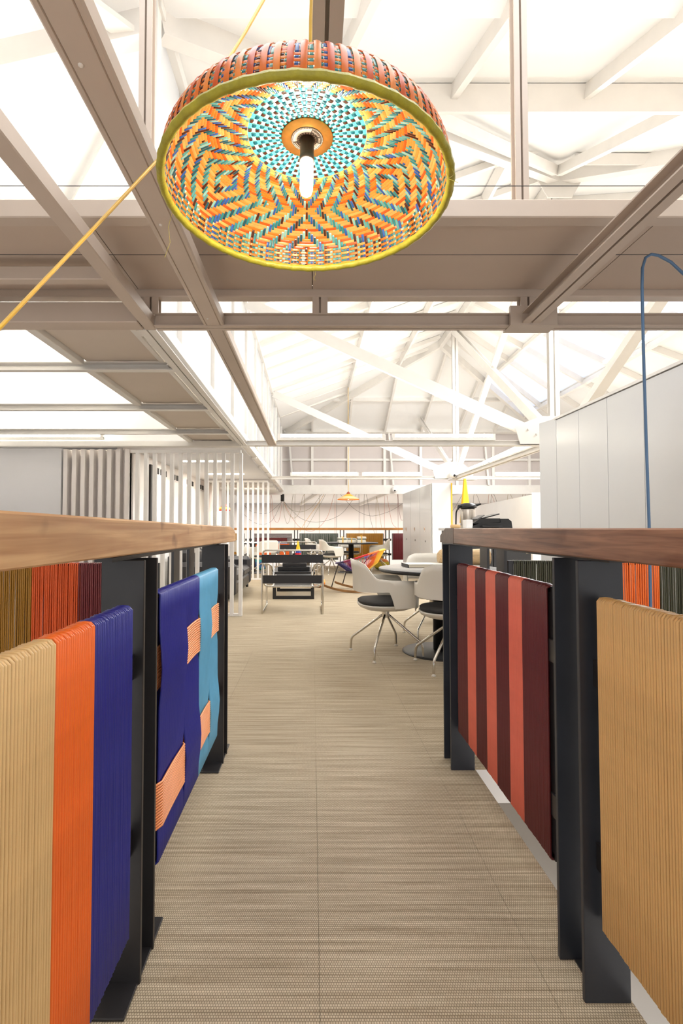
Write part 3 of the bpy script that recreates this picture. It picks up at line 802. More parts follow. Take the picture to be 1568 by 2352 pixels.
for hb, (h0, h1) in enumerate(HB):
    n = int((h1 - h0) / 0.0076)
    for i in range(n):
        z = h0 + (i + 0.5) * (h1 - h0) / n
        pts = [(XC, 1.352, z), (XC + 0.008, 1.354, z)]
        for ya, yb, m, par in vb:
            u = 0.0225 if over(par, hb) else 0.004
            for f in (0.06, 0.3, 0.5, 0.7, 0.94):
                pts.append((XC + u, lerpf(ya, yb, f), z + 0.004 * math.sin(f * PI) * (1 if over(par, hb) else 0) + random.uniform(-0.0005, 0.0005)))
        pts += [(XC + 0.008, 2.204, z), (XC, 2.208, z), (XC - 0.02, 2.2, z), (XC - 0.022, 1.8, z), (XC - 0.02, 1.36, z)]
        MB().tube(pts, 0.0037, 6, closed=True).build('peach_rope', RP, fr2, recalc=False)

# ---- right railing: dark walnut rail
rr = thing('railing', (0, 0, 0), label='right railing beside the walkway with a dark walnut handrail and rope panels', cat='railing')
mb = MB().box(0.60, 0.735, -0.6, 2.135, 1.014, 1.080, 0.003); mb.build('handrail', M_WALNUT, rr)
mb = MB()
pl = [(2.137, 1.080), (2.26, 1.080), (2.355, 1.045), (2.355, 1.014), (2.137, 1.014)]
mb.add([(0.60, y, z) for y, z in pl] + [(0.735, y, z) for y, z in pl],
       [list(range(5)), [9, 8, 7, 6, 5]] + [[i, (i + 1) % 5, 5 + (i + 1) % 5, 5 + i] for i in range(5)])
M_WAL2 = wood('walnut_end', (74, 52, 42), (104, 78, 64), 0.8, (60, 60, 60), 0.35)
mb.build('end_block', M_WAL2, rr)
MB().box(0.65, 0.70, 1.10, 2.33, 1.004, 1.014).build('fixing_strip', M_DARK, rr)
M_BLUEST = mat('blued_steel', (44, 47, 54), 0.36, noise=0.16, nscale=7, bump=0.1, bscale=40)
for y in (1.179, 1.294, 2.275, 2.39):
    MB().box(0.62, 0.725, y - 0.006, y + 0.006, 0.0, 1.004, 0.0012).build('post', M_BLUEST, rr)
for y in (1.236, 2.332):
    MB().box(0.655, 0.715, y - 0.05, y + 0.05, 0.0, 0.004).build('foot_plate', M_DARK, rr)
tabs(rr, 0.655, ((1.179, 1.10), (1.294, 1.395), (2.275, 2.235)), (0.745, 0.33))
rope_panel(rr, 0.664, 0.40, 1.150, 0.18, 0.920, [(0.404, 1.146, RT2)], front=1)
ed = [2.244, 2.10, 1.995, 1.876, 1.775, 1.66, 1.553, 1.39]
rope_panel(rr, 0.664, 1.386, 2.248, 0.18, 0.920,
           [(ed[i + 1], ed[i], RC if i % 2 else RM) for i in range(7)])

# ---- cross railings on the far side of the two voids (ropes too fine to part)
def cross_panel(parent, x0, x1, Y, z0, z1, bands, slope=0.0, t=0.014, pitch=0.0092):
    mb = MB(); 
    for a0, a1, za, zb in ((x0 - 0.012, x0 + 0.006, z0 - 0.004, z1 + 0.002), (x1 - 0.006, x1 + 0.012, z0 - 0.004, z1 + 0.002), (x0, x1, z0, z0 + 0.012), (x0, x1, z1 - 0.012, z1)):
        yA, yB = Y + slope * (a0 - x0), Y + slope * (a1 - x0)
        vs = []
        for z in (za, zb):
            vs += [(a0, yA - 0.008, z), (a1, yB - 0.008, z), (a1, yB + 0.008, z), (a0, yA + 0.008, z)]
        mb.add(vs, [(3, 2, 1, 0), (4, 5, 6, 7), (0, 1, 5, 4), (1, 2, 6, 5), (2, 3, 7, 6), (3, 0, 4, 7)])
    fr = mb.build('rope_panel', M_DARK, parent)
    for xa, xb, m in bands:
        n = max(1, int(round((xb - xa) / pitch))); mb = MB()
        for i in range(n):
            x = xa + (i + 0.5) * (xb - xa) / n + random.uniform(-0.0012, 0.0012)
            y = Y + slope * (x - x0)
            lean = random.uniform(-0.002, 0.002)
            pts = [(x + w, y - u, z + 0.001) for u, w, z in loop_pts(t, z0, z1, wob=lean)]
            mb.tube(pts, 0.0037 if pitch < 0.01 else pitch * 0.5, 5, closed=True)
        mb.build('rope_band', m, fr, recalc=False, kind='stuff')
    return fr
cl = thing('railing', label='left cross railing behind the void with ochre, orange and maroon rope panel', cat='railing')
MB().box(-4.0, -0.52, 2.30, 2.40, 1.020, 1.092, 0.003).build('handrail', M_PINE, cl)
for x in (-0.57, -0.64, -1.66, -1.73):
    MB().box(x - 0.006, x + 0.006, 2.30, 2.40, -0.0, 1.02).build('post', M_DARK, cl)
cross_panel(cl, -1.58, -0.725, 2.345, 0.18, 0.915, [(-1.57, -1.30, ROL), (-1.30, -1.085, RRD), (-1.085, -0.95, RM), (-0.95, -0.84, RM), (-0.84, -0.735, RL)])
cr = thing('railing', label='right cross railing behind the void with green and orange rope panel', cat='railing')
MB().box(0.74, 4.0, 2.34, 2.44, 1.020, 1.080, 0.003).build('handrail', M_WALNUT, cr)
for x in (0.82, 0.90, 1.93, 2.0):
    MB().box(x - 0.006, x + 0.006, 2.34, 2.44, 0.0, 1.02).build('post', M_DARK, cr)
cross_panel(cr, 0.935, 1.86, 2.37, 0.18, 0.925, [(0.945, 1.135, RG), (1.135, 1.235, RO), (1.235, 1.36, RG), (1.36, 1.56, RO), (1.56, 1.85, RG)], slope=-0.16)

# ================================================================== WOVEN PENDANT LAMP
LX, LY, LZ = -0.012, 0.951, 1.719
lamp = thing('pendant_lamp', (LX, LY, LZ), label='large woven basket pendant lamp, orange and teal, hanging lit over the walkway', cat='lamp')
lamp.rotation_euler = (0.019, 0.017, 0)
prof = [(0.045, 0.1205), (0.08, 0.1205), (0.115, 0.1185), (0.16, 0.112), (0.20, 0.099), (0.233, 0.080), (0.255, 0.057), (0.266, 0.03), (0.269, 0.004)]
# smooth arc-length table
def cat_rom(pts, n=14):
    out = []
    P_ = [pts[0]] + pts + [pts[-1]]
    for i in range(1, len(P_) - 2):
        for k in range(n):
            t = k / n
            out.append(tuple(0.5 * (2 * P_[i][c] + (P_[i + 1][c] - P_[i - 1][c]) * t + (2 * P_[i - 1][c] - 5 * P_[i][c] + 4 * P_[i + 1][c] - P_[i + 2][c]) * t * t +
                                    (3 * P_[i][c] - P_[i - 1][c] - 3 * P_[i + 1][c] + P_[i + 2][c]) * t ** 3) for c in (0, 1)))
    out.append(pts[-1]); return out
tab = cat_rom(prof); arc = [0.0]
for i in range(1, len(tab)): arc.append(arc[-1] + math.dist(tab[i], tab[i - 1]))
LEN = arc[-1]
def prof_at(s):
    s = min(max(s, 0), LEN)
    for i in range(1, len(arc)):
        if arc[i] >= s:
            f = (s - arc[i - 1]) / (arc[i] - arc[i - 1] + 1e-12)
            a, b = tab[i - 1], tab[i]
            r = a[0] + (b[0] - a[0]) * f; z = a[1] + (b[1] - a[1]) * f
            dr, dz = b[0] - a[0], b[1] - a[1]; l = math.hypot(dr, dz)
            return r, z, (-dz / l, dr / l)      # outward normal (r, z)
    return tab[-1][0], tab[-1][1], (1, 0)
def shell_pt(s, ang, off):
    r, z, n = prof_at(s); r += n[0] * off; z += n[1] * off
    return (r * math.cos(ang), r * math.sin(ang), z)
def strand(name, rgb): return mat('strand_' + name, rgb, 0.30, noise=0.12, nscale=60, trans=0.22)
OR = [strand('orange', (232, 118, 34)), strand('amber', (240, 142, 58)), strand('burnt', (214, 88, 24)), strand('apricot', (244, 162, 86))]
TE = [strand('teal', (42, 128, 130)), strand('sea', (86, 158, 152)), strand('deep_teal', (22, 84, 96)), strand('brown', (74, 36, 20)), strand('blue', (40, 92, 160)), strand('pale_teal', (132, 186, 176))]
TU = [strand('turquoise', (84, 206, 196)), strand('mint', (150, 224, 212))]
S_IN = 0.062          # arc length where the turquoise centre ends
for i in range(len(arc)):
    if tab[i][0] >= 0.114: S_IN = arc[i]; break
HH = 0.0012
def weft(i, s, w, N, up, m, name):
    rows = [[], [], []]
    for j in range(N):
        off = -HH if up(i, j) else HH
        for f in (0.18, 0.82):
            ang = 2 * PI * (j + f) / N
            rows[0].append(shell_pt(s - w / 2, ang, off)); rows[1].append(shell_pt(s, ang, off + (-0.0006 if off < 0 else 0.0006))); rows[2].append(shell_pt(s + w / 2, ang, off))
    mb = MB(); n = 2 * N
    vs = rows[0] + rows[1] + rows[2]
    fs = [[r * n + k, r * n + (k + 1) % n, (r + 1) * n + (k + 1) % n, (r + 1) * n + k] for r in (0, 1) for k in range(n)]
    mb.add(vs, fs, True)
    return mb.build(name, m, shade, recalc=False)
def warp(j, N, s_rows, dh, up, m, name, wf=0.8):
    vs = []; fs = []
    ang = 2 * PI * (j + 0.5) / N; k = 0
    for i, s in enumerate(s_rows):
        off = HH if up(i, j) else -HH
        for f in (-0.32, 0.32):
            ss = s + f * dh; r = prof_at(ss)[0]; hw = PI / N * wf
            vs += [shell_pt(ss, ang - hw, off), shell_pt(ss, ang, off + (0.0005 if off > 0 else -0.0005)), shell_pt(ss, ang + hw, off)]
            if k: fs += [[3 * k - 3, 3 * k - 2, 3 * k + 1, 3 * k], [3 * k - 2, 3 * k - 1, 3 * k + 2, 3 * k + 1]]
            k += 1
    return MB().add(vs, fs, True).build(name, m, shade, recalc=False)
M_RIM = mat('rim_binding', (168, 158, 44), 0.45, noise=0.2, nscale=40, bump=0.3, bscale=200)
# rim binding: a coil wound around the edge, it carries the strands
shade_mb = MB(); nt_ = 220
P = []
for k in range(nt_):
    a = 2 * PI * k / nt_; row = []
    for q in range(11):
        ph = 2 * PI * q / 10
        rr_ = 0.0072 + 0.0012 * max(0, math.sin(46 * a + ph))
        row.append(((0.2705 + rr_ * math.cos(ph)) * math.cos(a), (0.2705 + rr_ * math.cos(ph)) * math.sin(a), 0.0 + rr_ * math.sin(ph)))
    P.append(row)
shade_mb.grid(P, closed_u=True)
shade = shade_mb.build('shade', M_RIM, lamp)
NW = 240; NR = 38
dh = (LEN - S_IN) / NR
srows = [S_IN + (i + 0.5) * dh for i in range(NR)]
def up_outer(i, j):
    if i >= 31:
        return (i + j // 3) % 2 == 0
    a = abs((j % 40) - 20); b = abs(i - 15)
    return ((a + b) % 7) < 4 if (j // 40) % 2 == 0 else ((a - b) % 7) < 4
for i in range(NR):
    weft(i, srows[i], dh * 0.96, NW, up_outer, random.choice(OR) if i < 31 else OR[i % 2], 'weft_strand')
for j in range(NW):
    m = random.choice([TE[0], TE[0], TE[1], TE[1], TE[2], TE[3], TE[4], TE[5]])
    warp(j, NW, srows, dh, up_outer, m, 'warp_strand', 0.86)
NI = 60; NRI = 9; dhi = (S_IN - 0.002) / NRI
sri = [0.002 + (i + 0.5) * dhi for i in range(NRI)]
def up_in(i, j): return (i + j) % 2 == 0
for i in range(NRI): weft(i, sri[i], dhi * 0.9, NI, up_in, TU[i % 2], 'turquoise_strand')
for j in range(NI): warp(j, NI, sri, dhi, up_in, TE[3] if j % 2 else TE[2], 'spoke_strand', 0.7)
# orange stakes on the outside of the wall
for j in range(88):
    ang = 2 * PI * j / 88; vs = []; fs = []
    for k in range(9):
        s = LEN - 0.002 - k * 0.0115
        hw = 0.0049 / prof_at(s)[0]
        lift = 0.0042 + 0.0006 * (k % 2)
        vs += [shell_pt(s, ang - hw, lift - 0.001), shell_pt(s, ang, lift), shell_pt(s, ang + hw, lift - 0.001)]
        if k: fs += [[3 * k - 3, 3 * k - 2, 3 * k + 1, 3 * k], [3 * k - 2, 3 * k - 1, 3 * k + 2, 3 * k + 1]]
    MB().add(vs, fs, True).build('stake_strand', OR[j % 3], shade, recalc=False)
M_BRASS = mat('brass_plate', (186, 134, 62), 0.35, 0.6, noise=0.15, nscale=60)
MB().lathe([(0.0, 0.1165), (0.050, 0.1165), (0.050, 0.1195), (0.0, 0.1195)], seg=40).build('centre_plate', M_BRASS, lamp)
M_LBL = mat('printed_label', (104, 92, 80), 0.6, noise=0.06, nscale=50)
M_PALE = mat('pale_print', (214, 200, 178), 0.6)
lb = MB().lathe([(0.0, 0.1150), (0.031, 0.1150), (0.031, 0.1166), (0.0, 0.1166)], seg=40).build('socket_label', M_LBL, lamp)
def on_label(al, r): return (r * math.cos(al), -r * math.sin(al))      # angle as read from below
def sector(a0, a1, r0, r1, m, name):
    P = []
    for k in range(13):
        al = math.radians(a0 + (a1 - a0) * k / 12)
        P.append([on_label(al, r0) + (0.1146,), on_label(al, r1) + (0.1146,), on_label(al, r1) + (0.1151,), on_label(al, r0) + (0.1151,), on_label(al, r0) + (0.1146,)])
    MB().grid(P, smooth=False).build(name, m, lb)
sector(70, 190, 0.0195, 0.0275, M_PALE, 'pale_sector'); sector(-22, -62, 0.0195, 0.0275, M_PALE, 'pale_sector')
sector(200, 290, 0.0262, 0.0272, M_PALE, 'pale_line'); sector(200, 290, 0.0226, 0.0236, M_PALE, 'pale_line')
for k in range(60):
    x, y = on_label(2 * PI * k / 60, 0.0294)
    MB().lathe([(0.0, 0), (0.0009, 0), (0.0009, 0.0006), (0.0, 0.0006)], (x, y, 0.1144), 6).build('label_dot', M_PALE, lb)
for k in range(20):
    x, y = on_label(2 * PI * k / 20, 0.0168)
    MB().lathe([(0.0, 0), (0.0017, 0), (0.0017, 0.0006), (0.0, 0.0006)], (x, y, 0.1144), 4).build('label_diamond', M_PALE, lb)
def text_mesh(name, body, size, m, parent, loc, rot, depth=0.0003):
    cu = bpy.data.curves.new(name, 'FONT'); cu.body = body; cu.size = size; cu.align_x = 'CENTER'; cu.align_y = 'CENTER'; cu.extrude = depth
    tmp = bpy.data.objects.new('tmp', cu); COL.objects.link(tmp)
    dg = bpy.context.evaluated_depsgraph_get(); me = bpy.data.meshes.new_from_object(tmp.evaluated_get(dg)); bpy.data.objects.remove(tmp)
    me.materials.append(m); o = bpy.data.objects.new(name, me); COL.objects.link(o); o.parent = parent; o.location = loc; o.rotation_euler = rot
    return o
def arc_text(body, start, step, r, size, m):
    for k, chh in enumerate(body):
        if chh == ' ': continue
        al = math.radians(start - step * k); x, y = on_label(al, r)
        text_mesh('label_letter', chh, size, m, lb, (x, y, 0.1147), (PI, 0, -(al - PI / 2)), 0.0002)
arc_text('Bogot\u00e1 2012', 62, 7.6, 0.0235, 0.0058, M_PALE)
arc_text('PET', -30, 11, 0.0235, 0.0058, M_BLACK)
M_SOCK = mat('dark_socket', (74, 66, 58), 0.4, 0.5)
MB().lathe([(0.0, 0.1165), (0.0135, 0.1165), (0.0135, 0.083), (0.0145, 0.082), (0.0145, 0.073), (0.012, 0.072), (0.0, 0.072)], seg=24).build('socket', M_SOCK, lamp)
M_BULB = mat('bulb_glow', (255, 250, 238), 0.2, emit=(255, 244, 226), estr=140)
MB().lathe([(0.0, 0.073), (0.0105, 0.073), (0.0125, 0.068), (0.0125, 0.018), (0.010, 0.009), (0.005, 0.005), (0.0, 0.004)], seg=20).build('bulb', M_BULB, lamp)
M_YEL = mat('yellow_cord', (214, 168, 44), 0.35, noise=0.12, nscale=30)
MB().lathe([(0.0, 0.1195), (0.02, 0.1195), (0.018, 0.135), (0.006, 0.15), (0.0, 0.15)], seg=20).build('canopy_cap', M_SOCK, lamp)
MB().tube([(0.004, 0, 0.14), (0.003, 0.0, 0.35), (0.006, 0.002, 0.56), (0.004, 0.01, 0.75)], 0.0034, 8).build('cord', M_YEL, lamp)
# loose fibres at the rim
for a_, l_ in ((3.0, 0.10), (4.3, 0.03), (5.2, 0.03), (1.5, 0.03), (5.9, 0.035)):
    p = V((0.272 * math.cos(a_), 0.272 * math.sin(a_), -0.004))
    MB().tube([p, p + V((0.01 * math.cos(a_), 0.006, -0.3 * l_)), p + V((-0.004, 0.0, -0.65 * l_)), p + V((0.012 * math.cos(a_), -0.008, -l_))], 0.0004, 4).build('loose_fibre', M_RIM, lamp)
# second yellow cable sagging out to the left
yc = [(640, -70, 1.38), (605, 0, 1.34), (560, 80, 1.31), (510, 160, 1.28), (440, 264, 1.22), (365, 365, 1.14), (250, 488, 1.03), (120, 625, 0.92), (0, 752, 0.84), (-90, 842, 0.78)]
pts = [at_y(x, y, d) for x, y, d in yc]
mb = MB()
for dx in (-0.0028, 0.0028):
    mb.tube([p + V((dx, 0, dx * 0.8)) for p in pts], 0.0031, 8)
mb.build('yellow_cable', M_YEL, label='twin yellow cable slanting from behind the lamp down to the left edge', cat='cable')
# blue cable draped over the wire at the right
bc = [(1650, 715), (1600, 655), (1568, 628), (1540, 602), (1512, 587), (1495, 584), (1482, 592), (1475, 615), (1474, 660), (1477, 800), (1483, 1000), (1490, 1200), (1494, 1400), (1497, 1650), (1500, 1900)]
MB().tube([at_y(x, y, 2.02) for x, y in bc], 0.0058, 8).build('blue_cable', mat('blue_cord', (82, 112, 144), 0.45), label='blue cable hung over the wire, dropping past the white lockers', cat='cable')

# ================================================================== FURNITURE
# ---- white shell swivel chair
def make_shell_chair(label, group):
    r = thing('shell_chair', label=label, cat='chair', group=group)
    half = cat_rom([(0.255, 0.215), (0.283, 0.08), (0.285, -0.06), (0.25, -0.18), (0.16, -0.255), (0.0, -0.275)], 6)
    n = len(half)
    def curve(tabl, t):
        for i in range(1, len(tabl)):
            if t <= tabl[i][0]:
                a, b = tabl[i - 1], tabl[i]; f = (t - a[0]) / (b[0] - a[0]); f = f * f * (3 - 2 * f); return a[1] + (b[1] - a[1]) * f
        return tabl[-1][1]
    ZT_ = [(0, 0.600), (0.06, 0.648), (0.3, 0.655), (0.5, 0.665), (0.7, 0.79), (0.8, 0.812), (1, 0.815)]
    ZB_ = [(0, 0.43), (0.30, 0.425), (0.36, 0.56), (1, 0.548)]
    full = [(x, y, k / (n - 1)) for k, (x, y) in enumerate(half)]
    full = full + [(-x, y, t) for x, y, t in full[-2::-1]]
    th = 0.009; outer = []; inner = []
    for x, y, t in full:
        zt, zb = curve(ZT_, t), curve(ZB_, t)
        l = math.hypot(x, y); nx, ny = x / l, y / l
        ro = []; ri = []
        for k in range(6):
            z = zb + (zt - zb) * k / 5
            fl = 1.0 + 0.09 * max(0, (z - 0.62)) - 0.13 * max(0, 0.56 - z)
            tuck = 0.0
            ro.append((x * fl, y * fl - 0.12 * max(0, z - 0.66) * (1 if y < 0 else 0), z))
            ri.append(((x - nx * th) * fl, (y - ny * th) * fl - 0.12 * max(0, z - 0.66) * (1 if y < 0 else 0), z))
        outer.append(ro); inner.append(ri)
    mb = MB(); strip = [o + i[::-1] + [o[0]] for o, i in zip(outer, inner)]
    mb.grid(strip)
    mb.add(strip[0][:-1], [list(range(12))]); mb.add(strip[-1][:-1], [list(range(12))[::-1]])
    mb.build('backrest_shell', M_SHELL, r)
    def dish(prof, m, name):
        mb = MB(); seg = 28; vs = []
        for rr_, z in prof:
            for k in range(seg):
                a = 2 * PI * k / seg; c, s_ = math.cos(a), math.sin(a)
                e = (abs(c) ** 2.6 + abs(s_) ** 2.6) ** (-1 / 2.6)
                vs.append((rr_ * 0.255 * c * e, -0.005 + rr_ * 0.235 * s_ * e, z))
        fs = [[i * seg + k, i * seg + (k + 1) % seg, (i + 1) * seg + (k + 1) % seg, (i + 1) * seg + k] for i in range(len(prof) - 1) for k in range(seg)]
        fs += [list(range(seg))[::-1], [(len(prof) - 1) * seg + k for k in range(seg)]]
        return mb.add(vs, fs, True).build(name, m, r)
    dish([(0.45, 0.385), (0.75, 0.392), (0.95, 0.412), (1.0, 0.432), (1.0, 0.44), (0.9, 0.442)], M_SHELL, 'seat_pan')
    dish([(0.9, 0.443), (0.975, 0.448), (0.98, 0.462), (0.92, 0.472), (0.5, 0.470)], M_PAD, 'seat_pad')
    MB().lathe([(0.033, 0.315), (0.033, 0.385)], seg=18).build('hub', M_CHROME, r)
    MB().box(-0.07, 0.07, -0.10, 0.10, 0.378, 0.388, 0.003).build('mounting_plate', M_BLACK, r)
    for k in range(4):
        a = PI / 4 + k * PI / 2 + 0.25; c, s_ = math.cos(a), math.sin(a)
        pts = fillet([(0.012 * c, 0.012 * s_, 0.345), (0.04 * c, 0.04 * s_, 0.325), (0.315 * c, 0.315 * s_, 0.115), (0.322 * c, 0.322 * s_, 0.02)], 0.03, 4)
        lg = MB().tube(pts, 0.0105, 10).build('leg', M_CHROME, r)
        MB().lathe([(0.006, 0.03), (0.009, 0.014), (0.016, 0.008), (0.016, 0.0), (0.0, 0.0)], (0.322 * c, 0.322 * s_, 0), 10).build('foot', M_SHELL, lg)
    return r
G1 = 'white chairs at the near round table'; G2 = 'white chairs in the far hall'
ch = make_shell_chair('white shell chair with black seat, turned side-on, left of the near table', G1)
ch.location = (0.632, 4.34, 0); ch.rotation_euler = (0, 0, -PI / 2 + 0.10)
dup(ch, (1.09, 3.93, 0), -0.16, 'white shell chair seen from behind, partly hidden by the right railing post', G1)
dup(ch, (1.20, 5.02, 0), PI - 0.15, 'white shell chair beyond the near table, behind the book', G1)
for i, (x, y, rz, lab) in enumerate((
        (0.46, 11.9, -PI / 2 + 0.25, 'white shell chair left of the far table with paper bundles'),
        (1.62, 12.35, PI / 2 - 0.1, 'white shell chair right of the far table with paper bundles'),
        (0.98, 13.15, PI, 'white shell chair facing forward behind the far table'),
        (0.10, 13.2, -PI / 2 - 0.2, 'small white chair farthest back, before the green rope panel'),
        (-1.06, 11.15, 0.5, 'white shell chair behind the second screen, beside the orange panel'),
        (-1.58, 11.5, -0.9, 'white shell chair behind the second screen, partly behind the sofa'))):
    dup(ch, (x, y, 0), rz, lab, G2)

# ---- round tables
M_TOP = mat('grey_laminate', (176, 174, 172), 0.28)
M_TEDGE = mat('black_edge', (34, 33, 34), 0.4)
def round_table(x, y, R, label, top_mat):
    r = thing('round_table', (x, y, 0), label=label, cat='table')
    t = MB().lathe([(0.0, 0.7305), (R - 0.004, 0.7305), (R - 0.004, 0.7285), (0, 0.7285)], seg=64).build('tabletop', top_mat, r)
    MB().lathe([(0.0, 0.7285), (R, 0.7285), (R, 0.712), (R - 0.012, 0.700), (0.0, 0.700)], seg=64).build('edge_band', M_TEDGE, t)
    MB().lathe([(0.0, 0.70), (0.10, 0.70), (0.10, 0.692), (0.064, 0.69), (0.064, 0.02), (0.0, 0.02)], seg=28).build('column', M_TEDGE, r)
    MB().lathe([(0.0, 0.022), (0.315, 0.014), (0.33, 0.006), (0.33, 0.0), (0.0, 0.0)], seg=48).build('base_plate', M_TEDGE, r)
    return r
round_table(1.122, 4.413, 0.535, 'round grey-topped table with black pedestal beside the right railing', M_TOP)
round_table(0.95, 12.3, 0.66, 'round black table in the far hall carrying paper bundles', M_TEDGE)
round_table(-1.45, 12.2, 0.5, 'round table half hidden behind the second slatted screen', M_SHELL)

# ---- things on the near table
bk = thing('book', (1.01, 4.53, 0.7305), 0.06, label='closed white hardcover book with dark edges lying on the near table', cat='book')
M_PAGE = mat('book_pages', (232, 222, 200), 0.8, noise=0.05, nscale=200, stretch=(1, 1, 60))
M_COVER = mat('book_cover', (222, 218, 208), 0.5); M_SPINE = mat('book_spine', (46, 42, 44), 0.5)
MB().box(-0.17, 0.17, -0.115, 0.115, 0.003, 0.027).build('pages', M_PAGE, bk)
MB().box(-0.177, 0.177, -0.12, 0.12, 0.0, 0.003).build('back_cover', M_SPINE, bk)
MB().box(-0.177, 0.177, -0.12, 0.12, 0.027, 0.031).build('front_cover', M_COVER, bk)
MB().box(-0.181, -0.176, -0.12, 0.12, 0.0, 0.031).build('spine', M_SPINE, bk)
lg = thing('carved_log', (1.40, 4.66, 0.7305 + 0.078), 0.05, label='pale hollow carved log lying on the near table behind the post', cat='log')
M_LOG = mat('pale_wood', (212, 180, 134), 0.6, noise=0.22, nscale=10, stretch=(1.5, 14, 14), bump=0.5, bscale=9)
mb = MB(); seg = 28; P = []
for k in range(25):
    x = -0.235 + 0.47 * k / 24; e = min(1, ((x + 0.235) / 0.07)) ; rr_ = 0.078 * (0.62 + 0.38 * math.sqrt(max(0, 1 - (1 - e) ** 2)))
    P.append([(x, (rr_ + 0.0022 * math.sin(5 * q + k * 0.9)) * math.cos(2 * PI * q / seg), (rr_ + 0.0018 * math.cos(7 * q + k)) * math.sin(2 * PI * q / seg)) for q in range(seg + 1)])
mb.grid(P); mb.add(P[0][:-1], [list(range(seg))])
mb.build('bark', M_LOG, lg)
P = [[(0.235 - d, rr_ * math.cos(2 * PI * q / seg), rr_ * math.sin(2 * PI * q / seg)) for q in range(seg + 1)] for d, rr_ in ((0, 0.076), (-0.004, 0.068), (0.0, 0.060), (0.06, 0.05), (0.10, 0.02), (0.102, 0.001))]
MB().grid(P).build('hollow', mat('bowl_white', (226, 216, 196), 0.5), lg)

# ---- chrome and leather club chairs
def make_club_chair(label):
    r = thing('club_chair', label=label, cat='chair', group='tubular club chairs in the lounge')
    R_ = 0.0125
    for s in (-1, 1):
        x = s * 0.382
        loop = fillet([(x, -0.33, 0.0125), (x, 0.34, 0.0125), (x, 0.32, 0.60), (x, -0.02, 0.60)], 0.07, 5)
        MB().tube(loop, R_, 8).build('side_tube', M_CHROME, r)
        rear = fillet([(x, -0.33, 0.0125), (x, -0.325, 0.625), (s * 0.27, -0.28, 0.625), (s * 0.25, -0.24, 0.50), (s * 0.25, -0.23, 0.44)], 0.06, 5)
        MB().tube(rear, R_, 8).build('rear_leg', M_CHROME, r)
        a2 = fillet([(x, -0.30, 0.60), (x, 0.30, 0.60)], 0.02)
        MB().box(x - 0.028, x + 0.028, -0.27, 0.27, 0.612, 0.619, 0.002).build('arm_strap', M_LEATHER, r)
        sb = fillet([(s * 0.365, -0.29, 0.44), (s * 0.36, -0.27, 0.345), (s * 0.25, -0.26, 0.335), (s * 0.25, 0.30, 0.44), (s * 0.25, 0.33, 0.30), (s * 0.38, 0.335, 0.30)], 0.05, 4)
        MB().tube(sb, R_, 8).build('seat_tube', M_CHROME, r)
    top = fillet([(-0.372, -0.345, 0.60), (-0.372, -0.355, 0.80), (0.372, -0.355, 0.80), (0.372, -0.345, 0.60)], 0.045, 5)
    MB().tube(top, R_, 8).build('back_frame', M_CHROME, r)
    u = fillet([(-0.25, -0.17, 0.66), (-0.245, -0.30, 0.445), (0.245, -0.30, 0.445), (0.25, -0.17, 0.66)], 0.05, 5)
    MB().tube(u, R_, 8).build('lower_back_tube', M_CHROME, r)
    MB().tube([(-0.25, -0.25, 0.335), (0.25, -0.25, 0.335)], R_, 8).build('cross_tube', M_CHROME, r)
    MB().box(-0.385, 0.385, -0.372, -0.362, 0.645, 0.745, 0.003).build('upper_back_strap', M_LEATHER, r)
    MB().box(-0.37, 0.37, -0.352, -0.343, 0.385, 0.488, 0.003).build('lower_back_strap', M_LEATHER, r)
    vs = []
    for k in range(7):
        t = k / 6; y = -0.23 + 0.53 * t; z = 0.345 + 0.10 * t - 0.05 * math.sin(t * PI)
        vs.append([(-0.25, y, z), (0.25, y, z), (0.25, y, z - 0.008), (-0.25, y, z - 0.008), (-0.25, y, z)])
    MB().grid(vs).build('seat_sling', M_LEATHER, r)
    return r
cc = make_club_chair('chrome tube club chair with black leather straps, seen from behind in the aisle')
cc.location = (-0.25, 6.66, 0)
dup(cc, (-0.29, 9.75, 0), PI, 'chrome tube club chair facing forward beyond the coffee table')

# ---- coffee table with tray, dish and table flag
ct = thing('coffee_table', (-0.288, 8.15, 0), label='low black coffee table with open frame legs between the club chairs', cat='table')
MB().box(-0.33, 0.33, -0.50, 0.50, 0.375, 0.41, 0.003).build('tabletop', M_BLACK, ct)
for y in (-0.49, 0.44):
    mb = MB()
    mb.box(-0.315, 0.315, y, y + 0.05, 0.0, 0.045); mb.box(-0.315, -0.265, y, y + 0.05, 0.045, 0.375); mb.box(0.265, 0.315, y, y + 0.05, 0.045, 0.375)
    mb.build('leg_frame', M_BLACK, ct)
MB().box(-0.54, -0.04, 7.85, 8.15, 0.41, 0.475, 0.006).build('black_box', M_BLACK, label='flat black box lying on the coffee table', cat='box')
MB().box(-0.47, -0.09, 7.90, 8.10, 0.475, 0.53, 0.006).build('black_box', M_LEATHER, label='smaller black box on top of the flat black box', cat='box')
dh_ = thing('white_dish', (-0.30, 8.0, 0.53), label='white lobed dish on the black boxes behind the club chair', cat='dish')
P = []
for k in range(41):
    a = 2 * PI * k / 40; lob = 1 + 0.16 * abs(math.cos(2.0 * a))
    P.append([(0.03 * math.cos(a), 0.03 * math.sin(a), 0.0), (0.10 * lob * math.cos(a), 0.06 * lob * math.sin(a), 0.008), (0.145 * lob * math.cos(a), 0.09 * lob * math.sin(a), 0.04 + 0.012 * math.cos(4 * a)), (0.135 * lob * math.cos(a), 0.083 * lob * math.sin(a), 0.042 + 0.012 * math.cos(4 * a)), (0.09 * lob * math.cos(a), 0.05 * lob * math.sin(a), 0.014), (0.0, 0.0, 0.008)])
MB().grid(P).build('bowl', M_SHELL, dh_)
